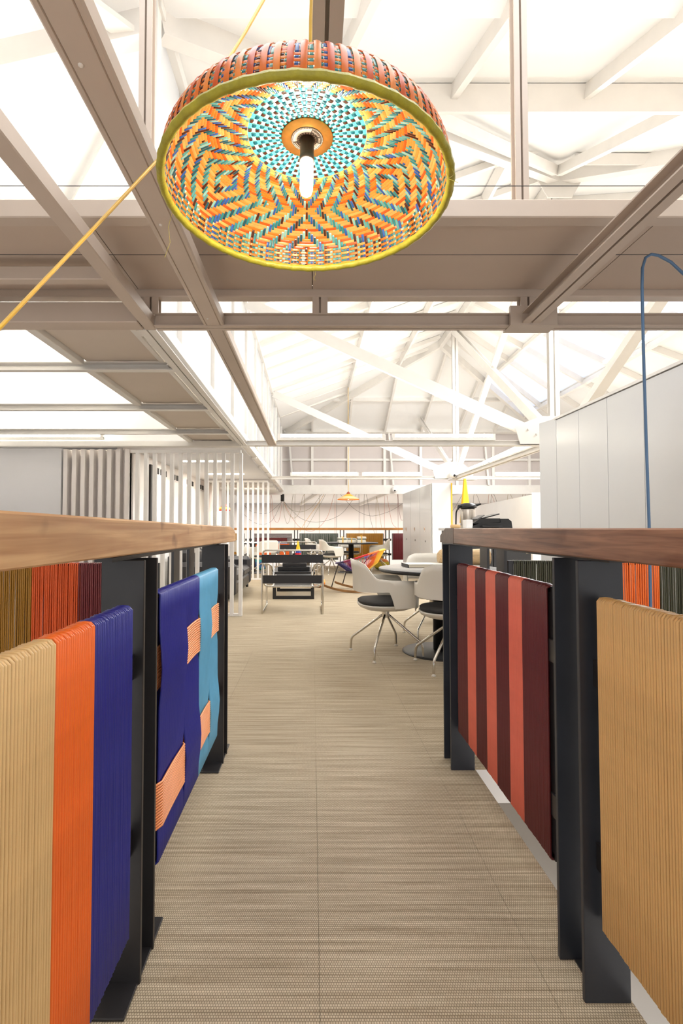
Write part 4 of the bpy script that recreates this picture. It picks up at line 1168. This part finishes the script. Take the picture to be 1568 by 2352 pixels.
fl = thing('table_flag', (-0.24, 8.42, 0.41), label='small furled yellow, blue and red flag on the coffee table', cat='flag')
MB().lathe([(0.0, 0.0), (0.045, 0.0), (0.045, 0.012), (0.006, 0.018), (0.004, 0.46), (0.008, 0.475), (0.0, 0.485)], seg=14).build('flag_pole', M_BLACK, fl)
FY = mat('flag_yellow', (244, 196, 30), 0.6); FB = mat('flag_blue', (24, 70, 170), 0.6); FR = mat('flag_red', (206, 34, 46), 0.6)
def cone_cloth(z0, z1, r0, r1, m, name, parent, c=(0, 0, 0), seg=24, folds=5, amp=0.18):
    P = []
    for k in range(7):
        t = k / 6; z = z0 + (z1 - z0) * t; rr_ = r0 + (r1 - r0) * t
        P.append([(c[0] + rr_ * (1 + amp * math.sin(folds * 2 * PI * q / seg + 2 * t)) * math.cos(2 * PI * q / seg), c[1] + 0.6 * rr_ * (1 + amp * math.sin(folds * 2 * PI * q / seg)) * math.sin(2 * PI * q / seg), c[2] + z) for q in range(seg + 1)])
    return MB().grid(P).build(name, m, parent)
cone_cloth(0.46, 0.31, 0.006, 0.034, FY, 'yellow_band', fl); cone_cloth(0.31, 0.255, 0.034, 0.042, FB, 'blue_band', fl); cone_cloth(0.255, 0.20, 0.042, 0.046, FR, 'red_band', fl)

# ---- corded rocking chair
rk = thing('rocking_chair', (0.80, 8.62, 0), math.radians(66), label='rocking chair with rainbow cord seat on curved wooden runners', cat='chair')
M_RUN = mat('runner_wood', (150, 108, 62), 0.5, noise=0.2, nscale=14)
M_FR = mat('dark_frame', (44, 38, 36), 0.4)
def ring(ph, k=1.0):
    x = 0.37 * math.sin(ph) * (1 + 0.10 * math.cos(ph)); c = math.cos(ph)     # ph=0 at the back
    y = -0.02 - 0.42 * c; z = 0.565 + 0.125 * c + 0.03 * c * c
    return V((x, y, z))
for s in (-1, 1):
    P = []
    for k in range(17):
        t = -1 + 2 * k / 16; y = 0.03 + 0.52 * t; z = 0.004 + 0.085 * t * t
        P.append([(s * 0.27 + dx, y, z + dz) for dx, dz in ((-0.018, 0), (0.018, 0), (0.018, 0.036), (-0.018, 0.036), (-0.018, 0))])
    mb = MB().grid(P, smooth=False); mb.add(P[0][:-1], [(0, 1, 2, 3)]); mb.add(P[-1][:-1], [(3, 2, 1, 0)])
    mb.build('runner', M_RUN, rk)
    for (pa, pb) in ((ring(s * 2.35), V((s * 0.27, 0.40, 0.075))), (V((s * 0.17, -0.02, 0.34)), V((s * 0.27, -0.20, 0.035)))):
        MB().tube([pa, (pa + pb) / 2 + V((s * 0.01, 0, 0)), pb], 0.0095, 8).build('leg', M_FR, rk)
    MB().tube([ring(s * 0.75), V((s * 0.2, -0.12, 0.45)), V((s * 0.17, -0.02, 0.34))], 0.0085, 8).build('back_stay', M_FR, rk)
    MB().tube([ring(s * 2.35) + V((0, -0.02, -0.14)), V((s * 0.17, -0.02, 0.34))], 0.0085, 8).build('side_stay', M_FR, rk)
MB().tube([ring(2 * PI * k / 40) for k in range(40)], 0.012, 8, closed=True).build('seat_ring', M_FR, rk)
cols = [('yellow', (246, 190, 30)), ('pink', (222, 150, 170)), ('sky', (40, 110, 190)), ('teal', (26, 150, 124)), ('violet', (96, 56, 150)), ('purple', (74, 44, 118)), ('purple', (74, 44, 118)),
        ('navy', (44, 40, 92)), ('plum', (140, 40, 80)), ('red', (204, 44, 48)), ('orange', (240, 112, 34)), ('straw', (246, 196, 60))]
NC = 96
for ci, (nm, rgb) in enumerate(cols):
    m = mat('cord_' + nm, rgb, 0.4); mb = MB()
    for i in range(ci * NC // 12, (ci + 1) * NC // 12):
        ph = 2 * PI * i / NC + 0.1
        p = ring(ph); q = V((0.11 * math.sin(ph), -0.06 - 0.10 * math.cos(ph), 0.335 + 0.03 * math.cos(ph)))
        mid = (p + q) / 2 + V((0, -0.02, -0.05))
        mb.tube([p + V((0, 0, 0.012)), p, mid, q], 0.0042, 5)
        mb.tube([p + V((0.005, 0.0, 0.013)), (p + q) / 2 + V((0.012, -0.015, -0.03)), q + V((0.02, 0, 0))], 0.0038, 4)
    # wrapped rim in the same colour
    pr = [ring(2 * PI * (ci + k / 6) / 12 + 0.1) for k in range(7)]
    mb.tube(pr, 0.0165, 8)
    mb.build('cord_band', m, rk, recalc=False)

# ---- black leather sofa
sf = thing('sofa', (-1.62, 8.35, 0), label='black leather sofa behind the slatted screen at the left', cat='sofa')
MB().box(-0.45, 0.47, -0.96, 0.96, 0.06, 0.27, 0.03).build('base', M_LEATHER, sf)
for y0, y1 in ((-0.78, -0.01), (0.01, 0.78)):
    c_ = MB().box(-0.25, 0.485, y0, y1, 0.255, 0.42, 0.05).build('seat_cushion', M_LEATHER, sf)
    MB().box(-0.45, -0.20, y0, y1, 0.36, 0.76, 0.06).build('back_cushion', M_LEATHER, sf)
    MB().tube([(0.474, y0 + 0.05, 0.345), (0.487, (y0 + y1) / 2, 0.347), (0.474, y1 - 0.05, 0.345)], 0.004, 5).build('seam', M_BLACK, c_)
for y0, y1 in ((-0.97, -0.77), (0.77, 0.97)):
    MB().box(-0.46, 0.49, y0, y1, 0.05, 0.57, 0.06).build('arm', M_LEATHER, sf)
MB().box(-0.52, -0.40, -0.97, 0.97, 0.06, 0.70, 0.05).build('back_frame', M_LEATHER, sf)
for x in (-0.42, 0.42):
    for y in (-0.9, 0.9):
        MB().lathe([(0.0, 0.0), (0.022, 0.0), (0.028, 0.06), (0, 0.06)], (x, y, 0), 10).build('foot', M_BLACK, sf)

# ---- slatted white screens
def screen(y, x0, x1, n, label, top):
    r = thing('slatted_screen', label=label, cat='screen')
    w = 0.042
    for i in range(n):
        x = x0 + (x1 - x0) * i / (n - 1)
        MB().box(x - w / 2, x + w / 2, y - 0.03, y + 0.03, 0.0, top, 0.002).build('slat', M_WHITE, r)
    MB().box(x0, x1, y - 0.025, y + 0.025, 0.0, 0.03).build('bottom_rail', M_WHITE, r)
    MB().box(x0, x1, y - 0.025, y + 0.025, top, top + 0.04).build('top_rail', M_WHITE, r)
screen(6.2, -2.275, -0.885, 14, 'nearer white slatted screen beside the sofa', Zh(0.93))
screen(10.55, -2.2, -0.93, 13, 'farther white slatted screen beyond the sofa', Zh(0.965))

# ---- paper bundles on the far table
M_PAPER = mat('paper', (238, 230, 214), 0.8); M_RIB = mat('ribbon_yellow', (226, 176, 60), 0.5); M_GREEN = mat('green_cover', (58, 74, 60), 0.6)
for k, (x, y, rz, lab) in enumerate(((0.72, 12.05, 0.15, 'tied bundle of white booklets, left on the far black table'), (0.95, 12.1, -0.1, 'tied bundle of white booklets, middle on the far black table'),
                                     (1.17, 12.02, 0.1, 'tallest tied bundle of white booklets, right on the far black table'))):
    r = thing('booklet_bundle', (x, y, 0.7305), rz, lab, 'booklets', 'tied booklet bundles')
    n = (5, 4, 6)[k]
    for i in range(n):
        dx = random.uniform(-0.012, 0.012)
        MB().box(-0.10 + dx, 0.10 + dx, -0.075, 0.075, i * 0.025, i * 0.025 + 0.022, 0.002).build('booklet', M_PAPER if i % 5 != 3 else M_GREEN, r)
    MB().box(-0.012, 0.012, -0.078, 0.078, -0.0, n * 0.025 + 0.002).build('ribbon', M_RIB, r)
    MB().tube(fillet([(-0.03, 0, n * 0.025 + 0.004), (-0.015, 0, n * 0.025 + 0.028), (0, 0, n * 0.025 + 0.004), (0.015, 0, n * 0.025 + 0.028), (0.03, 0, n * 0.025 + 0.004)], 0.01), 0.004, 5).build('bow', M_RIB, r)

# ================================================================== LOCKERS, COUNTER, FAR END
# ---- long locker wall at the right
lk = thing('locker_wall', label='tall white flat-door locker wall behind the right railing', cat='lockers')
MB().box(2.225, 2.68, 0.9, 4.52, 0.0, 2.06).build('carcass', M_LOCK, lk)
dy = [0.92, 1.31, 1.70, 2.10, 2.51, 2.925, 3.31, 3.72, 4.12, 4.50]
for i in range(len(dy) - 1):
    d = MB().box(2.203, 2.224, dy[i] + 0.002, dy[i + 1] - 0.002, 0.03, 2.055, 0.0015).build('locker_door', M_LOCK, lk)
    MB().box(2.198, 2.204, dy[i] + 0.05, dy[i] + 0.075, 0.86, 0.94, 0.002).build('pull', M_CHROME, d)
MB().box(2.195, 2.70, 0.9, 4.53, 2.062, 2.082).build('top_board', M_WHITE, lk)
# mitred far end
vs = []
for z in (0.0, 2.075):
    vs += [(2.203, 4.503, z), (2.16, 4.74, z), (2.68, 4.74, z), (2.68, 4.503, z)]
MB().add(vs, [(3, 2, 1, 0), (4, 5, 6, 7), (0, 1, 5, 4), (1, 2, 6, 5), (2, 3, 7, 6), (3, 0, 4, 7)]).build('end_panel', M_LOCK, lk)

# ---- tall locker by the far truss
tl = thing('tall_locker', label='tall white locker block with three handles standing below the far truss', cat='lockers')
MB().box(2.42, 2.80, 10.1, 13.3, 0.0, 1.99).build('carcass', M_LOCK, tl)
for i in range(3):
    y0 = 10.14 + i * 1.05
    d = MB().box(2.398, 2.418, y0, y0 + 1.02, 0.04, 1.98, 0.002).build('locker_door', M_LOCK, tl)
    MB().box(2.388, 2.399, y0 + 0.5, y0 + 0.58, 1.0, 1.1, 0.003).build('handle', M_CHROME, d)
    MB().box(2.392, 2.399, y0 + 0.48, y0 + 0.52, 0.78, 0.82, 0.002).build('lock', M_BLACK, d)
MB().box(2.80, 2.825, 10.09, 10.13, 0.0, 1.99).build('yellow_edge', mat('yellow_trim', (240, 190, 30), 0.5), tl)

# ---- low white partition lockers behind
pw = thing('partition', label='white chest-high partition behind the printer, its top rising towards the lockers', cat='partition')
def slab(pts, z, m, name):
    n = len(pts); vs = [(x, y, 0) for x, y in pts] + [(x, y, z) for x, y in pts]
    return MB().add(vs, [list(range(n))[::-1], [n + i for i in range(n)]] + [[i, (i + 1) % n, n + (i + 1) % n, n + i] for i in range(n)]).build(name, m, pw)
slab([(4.05, 9.13), (4.62, 14.2), (4.75, 14.2), (4.18, 9.13)], 1.70, M_WHITE, 'long_face')
slab([(3.96, 9.02), (4.05, 9.14), (5.6, 9.14), (5.6, 9.02)], 1.72, M_LOCK, 'end_face')

# ---- counter with printer and flask
cn = thing('counter', label='dark grey storage counter with pale top behind the near table', cat='counter')
M_GREYC = mat('dark_grey_laminate', (66, 66, 68), 0.45)
MB().box(1.56, 2.42, 5.55, 6.05, 0.03, 1.050, 0.002).build('carcass', M_GREYC, cn)
for x0, x1 in ((1.58, 1.99), (2.0, 2.40)):
    d = MB().box(x0, x1, 5.53, 5.548, 0.06, 1.03, 0.0015).build('door', M_GREYC, cn)
    MB().box(x1 - 0.05, x1 - 0.02, 5.52, 5.532, 0.8, 0.92, 0.002).build('handle', M_CHROME, d)
MB().box(1.53, 2.45, 5.51, 6.08, 1.052, 1.080, 0.002).build('top', M_LOCK, cn)
pr = thing('printer', (2.01, 5.80, 1.080), label='black printer with raised document feeder on the counter', cat='printer')
mb = MB()
pl = [(-0.22, 0.0), (0.235, 0.0), (0.225, 0.075), (0.19, 0.105), (0.10, 0.105), (0.10, 0.06), (-0.12, 0.06), (-0.22, 0.02)]
mb.add([(x, -0.18, z) for x, z in pl] + [(x, 0.18, z) for x, z in pl], [list(range(8)), [15 - i for i in range(8)]] + [[i, (i + 1) % 8, 8 + (i + 1) % 8, 8 + i] for i in range(8)])
mb.build('body', M_BLACK, pr)
pl = [(-0.21, 0.05), (0.10, 0.065), (0.10, 0.11), (-0.12, 0.11), (-0.17, 0.075)]
MB().add([(x, -0.17, z) for x, z in pl] + [(x, 0.16, z) for x, z in pl], [list(range(5)), [9 - i for i in range(5)]] + [[i, (i + 1) % 5, 5 + (i + 1) % 5, 5 + i] for i in range(5)]).build('lid', M_BLACK, pr)
MB().bar((-0.06, 0.0, 0.115), (0.11, 0.0, 0.16), 0.26, 0.012).build('feeder_tray', M_BLACK, pr)
MB().bar((-0.14, -0.02, 0.10), (-0.06, -0.02, 0.145), 0.22, 0.012).build('control_panel', mat('grey_plastic', (120, 118, 116), 0.5), pr)
MB().box(-0.12, 0.10, -0.24, -0.18, 0.012, 0.024, 0.002).build('paper_tray', M_BLACK, pr)
tp = thing('vacuum_flask', (1.865, 6.0, 1.080), label='steel vacuum flask with black pump lid beside the printer', cat='flask')
M_BRUSH = mat('brushed_steel', (176, 168, 158), 0.3, 0.9, noise=0.1, nscale=8, stretch=(40, 40, 1))
MB().lathe([(0.0, 0.0), (0.085, 0.0), (0.088, 0.01), (0.088, 0.22), (0.08, 0.235), (0.0, 0.235)], seg=28).build('body', M_BRUSH, tp)
MB().lathe([(0.08, 0.235), (0.10, 0.24), (0.102, 0.262), (0.085, 0.285), (0.045, 0.302), (0.0, 0.304)], (0, 0, 0), 24).build('pump_lid', M_BLACK, tp)
MB().tube([(0.07, 0, 0.265), (0.11, -0.01, 0.275), (0.15, -0.02, 0.29)], [0.02, 0.014, 0.010], 8).build('lever', M_BLACK, tp)
MB().tube([(-0.06, -0.02, 0.265), (-0.12, -0.03, 0.262), (-0.128, -0.03, 0.22)], [0.02, 0.018, 0.012], 8).build('spout', M_BLACK, tp)
MB().tube(fillet([(-0.10, 0.03, 0.25), (-0.13, 0.04, 0.20), (-0.135, 0.04, 0.02)], 0.03), 0.009, 8).build('carry_handle', M_BLACK, tp)
MB().box(1.725, 1.80, 5.62, 5.75, 1.080, 1.175, 0.003).build('white_box', M_WHITE, label='small white box standing left of the printer', cat='box')
MB().lathe([(0.0, 0.0), (0.05, 0.0), (0.06, 0.015), (0.055, 0.035), (0.03, 0.042), (0.0, 0.042)], (1.67, 5.85, 1.080), 18).build('tan_bowl', mat('tan_clay', (214, 176, 124), 0.7), label='small tan rounded bowl left of the white box on the counter', cat='bowl')
mb = MB(); mb.lathe([(0.0, 0.0), (0.03, 0.0), (0.045, 0.03), (0.047, 0.032), (0.0, 0.03)], (1.79, 5.9, 1.080), 16); mb.build('cup', M_SHELL, label='little white cup standing before the flask', cat='cup')

# ---- hanging yellow flag
yf = thing('yellow_flag', (3.03, 9.92, 1.16), label='tall furled yellow flag hanging below the truss joint', cat='flag')
cone_cloth(0.90, 0.02, 0.022, 0.105, FY, 'cloth', yf, folds=5, amp=0.22)
MB().tube([(0, 0, 0.0), (0, 0, 0.91)], 0.008, 8).build('pole', M_CHROME, yf)
MB().lathe([(0.0, -1.16), (0.14, -1.16), (0.14, -1.14), (0.02, -1.12), (0.012, 0.0), (0.0, 0.0)], seg=20).build('stand', M_CHROME, yf)

# ---- far railing along the void
fr_ = thing('railing', label='far railing across the hall with honey wood rail and rope panels', cat='railing')
FYR = 14.36
MB().box(-2.4, 2.75, FYR - 0.06, FYR + 0.06, 1.02, 1.09, 0.003).build('handrail', M_RAILW, fr_)
MB().box(2.85, 6.6, FYR - 0.06, FYR + 0.06, 1.02, 1.09, 0.003).build('handrail', M_RAILW, fr_)
for x in (-1.86, -1.77, -0.51, -0.42, 0.80, 0.90, 2.10, 2.20, 3.5, 3.6, 4.8, 4.9):
    MB().box(x - 0.012, x + 0.012, FYR - 0.05, FYR + 0.05, 0.0, 1.02).build('post', M_DARK, fr_)
    for z in (0.75, 0.33):
        MB().box(x - 0.06, x + 0.06, FYR - 0.012, FYR + 0.012, z - 0.03, z + 0.03).build('welded_tab', M_DARK, fr_)
RB2 = rope_mat('sky_blue', (150, 170, 214))
PB = [(-2.35, -1.95, [(-2.34, -1.96, RYO)]), (-0.36, 0.73, [(-0.35, 0.72, RGR)]), (0.97, 2.03, [(0.98, 2.02, RYO)]), (2.29, 2.72, [(2.30, 2.71, RDM)]),
      (3.0, 3.43, [(3.01, 3.42, RGR)]), (3.67, 4.72, [(3.68, 4.71, RYO)])]
for x0, x1, b in PB: cross_panel(fr_, x0, x1, FYR, 0.18, 0.925, b, pitch=0.016)
# the picture-like panel: stacked horizontal colours with pale chevrons
pp = MB().box(-1.70, -0.58, FYR - 0.012, FYR + 0.012, 0.18, 0.925).build('rope_panel', RGY, fr_)
for z0, z1, m, x0, x1 in ((0.80, 0.86, mat('mesh_grey', (152, 146, 146), 0.7, noise=0.3, nscale=90), -1.68, -0.60), (0.70, 0.80, RM, -1.62, -0.72), (0.63, 0.70, RB2, -1.62, -0.72), (0.24, 0.63, RO, -1.62, -0.66)):
    mb = MB(); n = max(2, int((z1 - z0) / 0.02))
    for i in range(n):
        z = z0 + (i + 0.5) * (z1 - z0) / n
        mb.tube([(x0, FYR - 0.018, z), ((x0 + x1) / 2, FYR - 0.02, z), (x1, FYR - 0.018, z)], (z1 - z0) / n * 0.52, 6)
    mb.build('rope_band', m, pp, kind='stuff')
mb = MB()
for i in range(8):
    z = 0.26 + i * 0.045
    for c in (-1.42, -0.95):
        mb.tube([(c - 0.10, FYR - 0.032, z), (c, FYR - 0.032, z + 0.022), (c + 0.10, FYR - 0.032, z)], 0.006, 5)
mb.build('chevron_cord', RP, pp, kind='stuff')

# ---- low poufs by the far railing
def pouf(x, y, r, cols_, label):
    p = thing('pouf', (x, y, 0), label=label, cat='pouf')
    n = len(cols_)
    for i, m in enumerate(cols_):
        a0, a1 = i / n, (i + 1) / n
        pr_ = []
        for k in range(4):
            t = (a0 + (a1 - a0) * k / 3) * PI - PI / 2
            pr_.append((max(0.001, r * math.cos(t) ** 0.7 if math.cos(t) > 0 else 0.001), r * 0.75 + r * 0.75 * math.sin(t)))
        MB().lathe(pr_, seg=24, caps=False).build('woven_band', m, p)
pouf(1.78, 12.9, 0.20, [mat('pouf_olive', (120, 130, 40), 0.6), mat('pouf_yellow', (214, 190, 60), 0.6), mat('pouf_orange', (226, 130, 50), 0.6)], 'round yellow-green pouf in front of the far ochre panel')
pouf(-1.35, 12.9, 0.20, [mat('pouf_teal', (40, 150, 160), 0.6), mat('pouf_blue', (60, 110, 170), 0.6), mat('pouf_teal2', (60, 170, 170), 0.6)], 'round teal pouf behind the far slatted screen')
pouf(0.12, 9.2, 0.12, [mat('pouf_orange', (226, 130, 50), 0.6), mat('pouf_peach', (240, 170, 90), 0.6)], 'small orange pouf under the far club chair')

# ---- pendants
def small_pendant(x, y, z, r, cols_, label, cord_top, lit):
    p = thing('pendant_lamp', (x, y, z), label=label, cat='lamp')
    seg = 28
    MB().lathe([(r, 0.0), (r * 0.96, 0.02), (r * 0.55, 0.075)], seg=seg, caps=False).build('shade', cols_[0], p)
    MB().lathe([(r * 0.55, 0.075), (r * 0.2, 0.13)], seg=seg, caps=False).build('upper_shade', cols_[1], p)
    MB().lathe([(r * 0.2, 0.13), (r * 0.12, 0.17), (0.0, 0.2)], seg=seg, caps=False).build('cap', cols_[2], p)
    MB().tube([(r * math.cos(2 * PI * k / 28), r * math.sin(2 * PI * k / 28), 0) for k in range(28)], 0.008, 6, closed=True).build('rim', cols_[1], p)
    MB().lathe([(0.0, 0.0), (0.03, 0.02), (0.03, 0.06), (0.0, 0.08)], seg=12).build('bulb', lit, p)
    MB().tube([(0, 0, 0.19), (0, 0, cord_top - z)], 0.006, 6).build('cord', M_YEL, p)
M_SB = mat('small_bulb', (255, 246, 230), 0.3, emit=(255, 236, 200), estr=25)
PC = [mat('shade_cream', (238, 206, 160), 0.5, trans=0.4), mat('shade_orange', (236, 150, 60), 0.5, trans=0.3), mat('shade_brown', (150, 70, 40), 0.5)]
small_pendant(0.865, 12.0, 1.765, 0.26, PC, 'small orange and cream pendant lamp hanging over the far table', Zh(3.40), M_SB)
PC2 = [mat('shade_amber', (244, 206, 120), 0.5, trans=0.4), mat('shade_red', (206, 60, 36), 0.5, trans=0.2), mat('shade_red2', (180, 40, 30), 0.5)]
small_pendant(-2.05, 11.7, 1.50, 0.17, PC2, 'small red and amber pendant glimpsed behind the slatted screen', Zh(1.02), M_SB)
MB().tube([at_y(x, y, 14.7) for x, y in ((800, 1040), (790, 1062), (765, 1100), (735, 1150), (700, 1200), (688, 1222))], 0.005, 6).build('slack_cord', M_YEL, label='thin yellow cord slanting down left of the small orange pendant', cat='cord')
# glowing paper lamp in the lounge
pl_ = thing('paper_lamp', (-1.58, 8.75, 0.0), label='glowing white cylinder lamp behind the nearer slatted screen', cat='lamp')
MB().lathe([(0.0, 0.0), (0.13, 0.0), (0.13, 0.02), (0.015, 0.03), (0.012, 1.14), (0.0, 1.14)], seg=20).build('stem', M_BLACK, pl_)
MB().lathe([(0.125, 1.14), (0.13, 1.40)], seg=28, caps=False).build('shade', mat('paper_glow', (255, 244, 226), 0.6, emit=(255, 240, 214), estr=3.0), pl_)
pl_.location = (-1.80, 9.55, 0)

# ---- black cord hub with cords swagged over the far void
hub = thing('cord_hub', (-0.88, 14.75, 0), label='black tube at the ceiling gathering the swagged cords', cat='hub')
MB().lathe([(0.0, 2.08), (0.055, 2.08), (0.055, 1.87), (0.0, 1.87)], seg=18).build('tube', M_BLACK, hub)
def swag(col, pts, label, Y=14.9):
    P_ = [at_y(x, y, Y) for x, y in pts]
    # smooth the polyline
    out = []
    Q = [P_[0]] + P_ + [P_[-1]]
    for i in range(1, len(Q) - 2):
        for k in range(6):
            t = k / 6
            out.append(0.5 * (2 * Q[i] + (Q[i + 1] - Q[i - 1]) * t + (2 * Q[i - 1] - 5 * Q[i] + 4 * Q[i + 1] - Q[i + 2]) * t * t + (3 * Q[i] - Q[i - 1] - 3 * Q[i + 1] + Q[i + 2]) * t ** 3))
    out.append(P_[-1])
    MB().tube(out, 0.0048, 6).build('hanging_cord', col, label=label, cat='cord', group='cords swagged over the far void')
CG = mat('cord_moss', (140, 136, 104), 0.6); CK = mat('cord_charcoal', (112, 106, 100), 0.6); CR_ = mat('cord_brick', (186, 122, 104), 0.6); CO = mat('cord_copper', (196, 128, 92), 0.6); CW = mat('cord_wine', (128, 70, 70), 0.6); CN = mat('cord_sand', (170, 152, 110), 0.6)
END = 1262
swag(CG, [(650, 1152), (653, 1185), (660, 1203), (667, 1185), (671, 1150), (674, 1131), (677, 1132), (677, 1160), (677, END)], 'moss cord looping tightly right of the black hub, then straight down')
swag(CN, [(651, 1152), (662, 1180), (676, 1190), (688, 1175), (694, 1145), (698, 1137), (699, 1145), (699, END)], 'sand cord in the second loop right of the black hub')
swag(CG, [(652, 1152), (664, 1168), (690, 1176), (715, 1165), (735, 1140), (742, 1131), (745, 1140), (704, 1212)], 'moss cord in a shallow swag crossing back down to the rail')
swag(CK, [(652, 1152), (690, 1190), (732, 1199), (780, 1183), (810, 1148), (820, 1132), (824, 1136), (824, END)], 'charcoal cord in the widest swag passing under the orange pendant')
swag(CO, [(651, 1153), (668, 1185), (690, 1212), (720, 1219), (750, 1190), (766, 1140), (769, 1137), (769, END)], 'copper cord dipping to the rail left of the orange pendant')
swag(CG, [(733, 1130), (733, 1180), (733, END)], 'straight moss cord dropping in front of the green panel')
swag(CK, [(773, END), (773, 1150), (776, 1131), (790, 1145), (815, 1170), (850, 1185), (885, 1178), (910, 1166), (932, 1150)], 'charcoal cord rising, then swagging right to the tall locker')
swag(CK, [(836, END), (836, 1150), (838, 1134), (843, 1145), (850, 1190), (860, 1225)], 'charcoal cord in a narrow hairpin right of the orange pendant')
swag(CR_, [(883, END), (883, 1140), (887, 1132), (892, 1160), (900, 1200), (910, 1212)], 'brick cord in a hairpin left of the ceiling camera')
swag(CW, [(914, END), (914, 1190), (913, 1128), (916, 1170), (922, 1195), (930, 1180), (931, 1140)], 'wine cord hanging beside the tall locker')
swag(CN, [(864, 1262), (863, 1190), (864, 1142), (868, 1160), (876, 1212)], 'pale sand cord between the charcoal and brick hairpins')
swag(CR_, [(648, 1152), (642, 1190), (635, 1200), (627, 1185), (624, 1145), (622, 1133), (621, 1145), (621, END)], 'brick cord looping left of the black hub')
swag(CK, [(647, 1152), (620, 1176), (596, 1179), (570, 1170), (540, 1135)], 'charcoal cord swagging left of the black hub behind the screen')
swag(CK, [(647, 1152), (625, 1195), (600, 1204), (575, 1195), (545, 1165)], 'charcoal cord swagging lowest left behind the screen')
for k, (x, c, nm) in enumerate(((1090, CK, 'charcoal'), (1124, CR_, 'brick'), (1130, CK, 'dark'), (1168, CN, 'sand'), (1202, CW, 'wine'))):
    swag(c, [(x - 3, 1200), (x - 3, 1150), (x, 1132), (x + 8, 1145), (x + 16, 1175)], '%s cord hairpin above the white partition, %s from the yellow flag' % (nm, ('first', 'second', 'third', 'fourth', 'fifth')[k]))
swag(CK, [(1060, 1138), (1048, 1160), (1036, 1178), (1030, 1190)], 'charcoal cord slanting between tall locker and yellow flag')

# ---- small ceiling cameras and sensor
def dome(x, y, z, label):
    d = thing('ceiling_camera', (x, y, z), label=label, cat='camera')
    MB().lathe([(0.0, 0.10), (0.05, 0.10), (0.075, 0.06), (0.085, 0.0), (0.06, -0.045), (0.0, -0.06)], seg=20).build('housing', M_WHITE, d)
    MB().lathe([(0.0, 0.0), (0.032, 0.0), (0.028, 0.016), (0.014, 0.026), (0.0, 0.027)], seg=16).build('lens', M_BLACK, d)
    d.children[1].rotation_euler = (PI / 2, 0, 0); d.children[1].location = (0, -0.06, 0)
dome(2.32, YF - 0.12, Zh(1.06), 'white dome camera on the tie beam left of the tall locker')
dome(2.86, 10.12, Zh(1.065), 'white dome camera sitting on the far truss joint')
MB().box(-0.83, -0.79, 7.3, 7.36, Zh(1.14), Zh(1.24), 0.01).build('sensor', M_SHELL, label='small white sensor on the ledge below the glazed wall', cat='sensor')

# ---- furnishing outside the lounge: round air duct in the left aisle
dc = thing('air_duct', label='white round spiral air duct under the left lean-to roof', cat='duct')
a_, b_ = V((-6.1, 4.9, Zh(1.36))), V((-3.85, 5.72, Zh(1.27)))
d_ = (b_ - a_).normalized()
MB().tube([a_, b_ - d_ * 0.2, b_ - d_ * 0.1, b_ - d_ * 0.03, b_], [0.2, 0.2, 0.17, 0.1, 0.02], 24).build('pipe', M_WHITE, dc)
for k in range(8):
    c_ = lerp(a_, b_, 0.08 + k * 0.11)
    MB().tube([c_, c_ + d_ * 0.02], 0.205, 24).build('seam_ring', M_STEEL_W, dc)
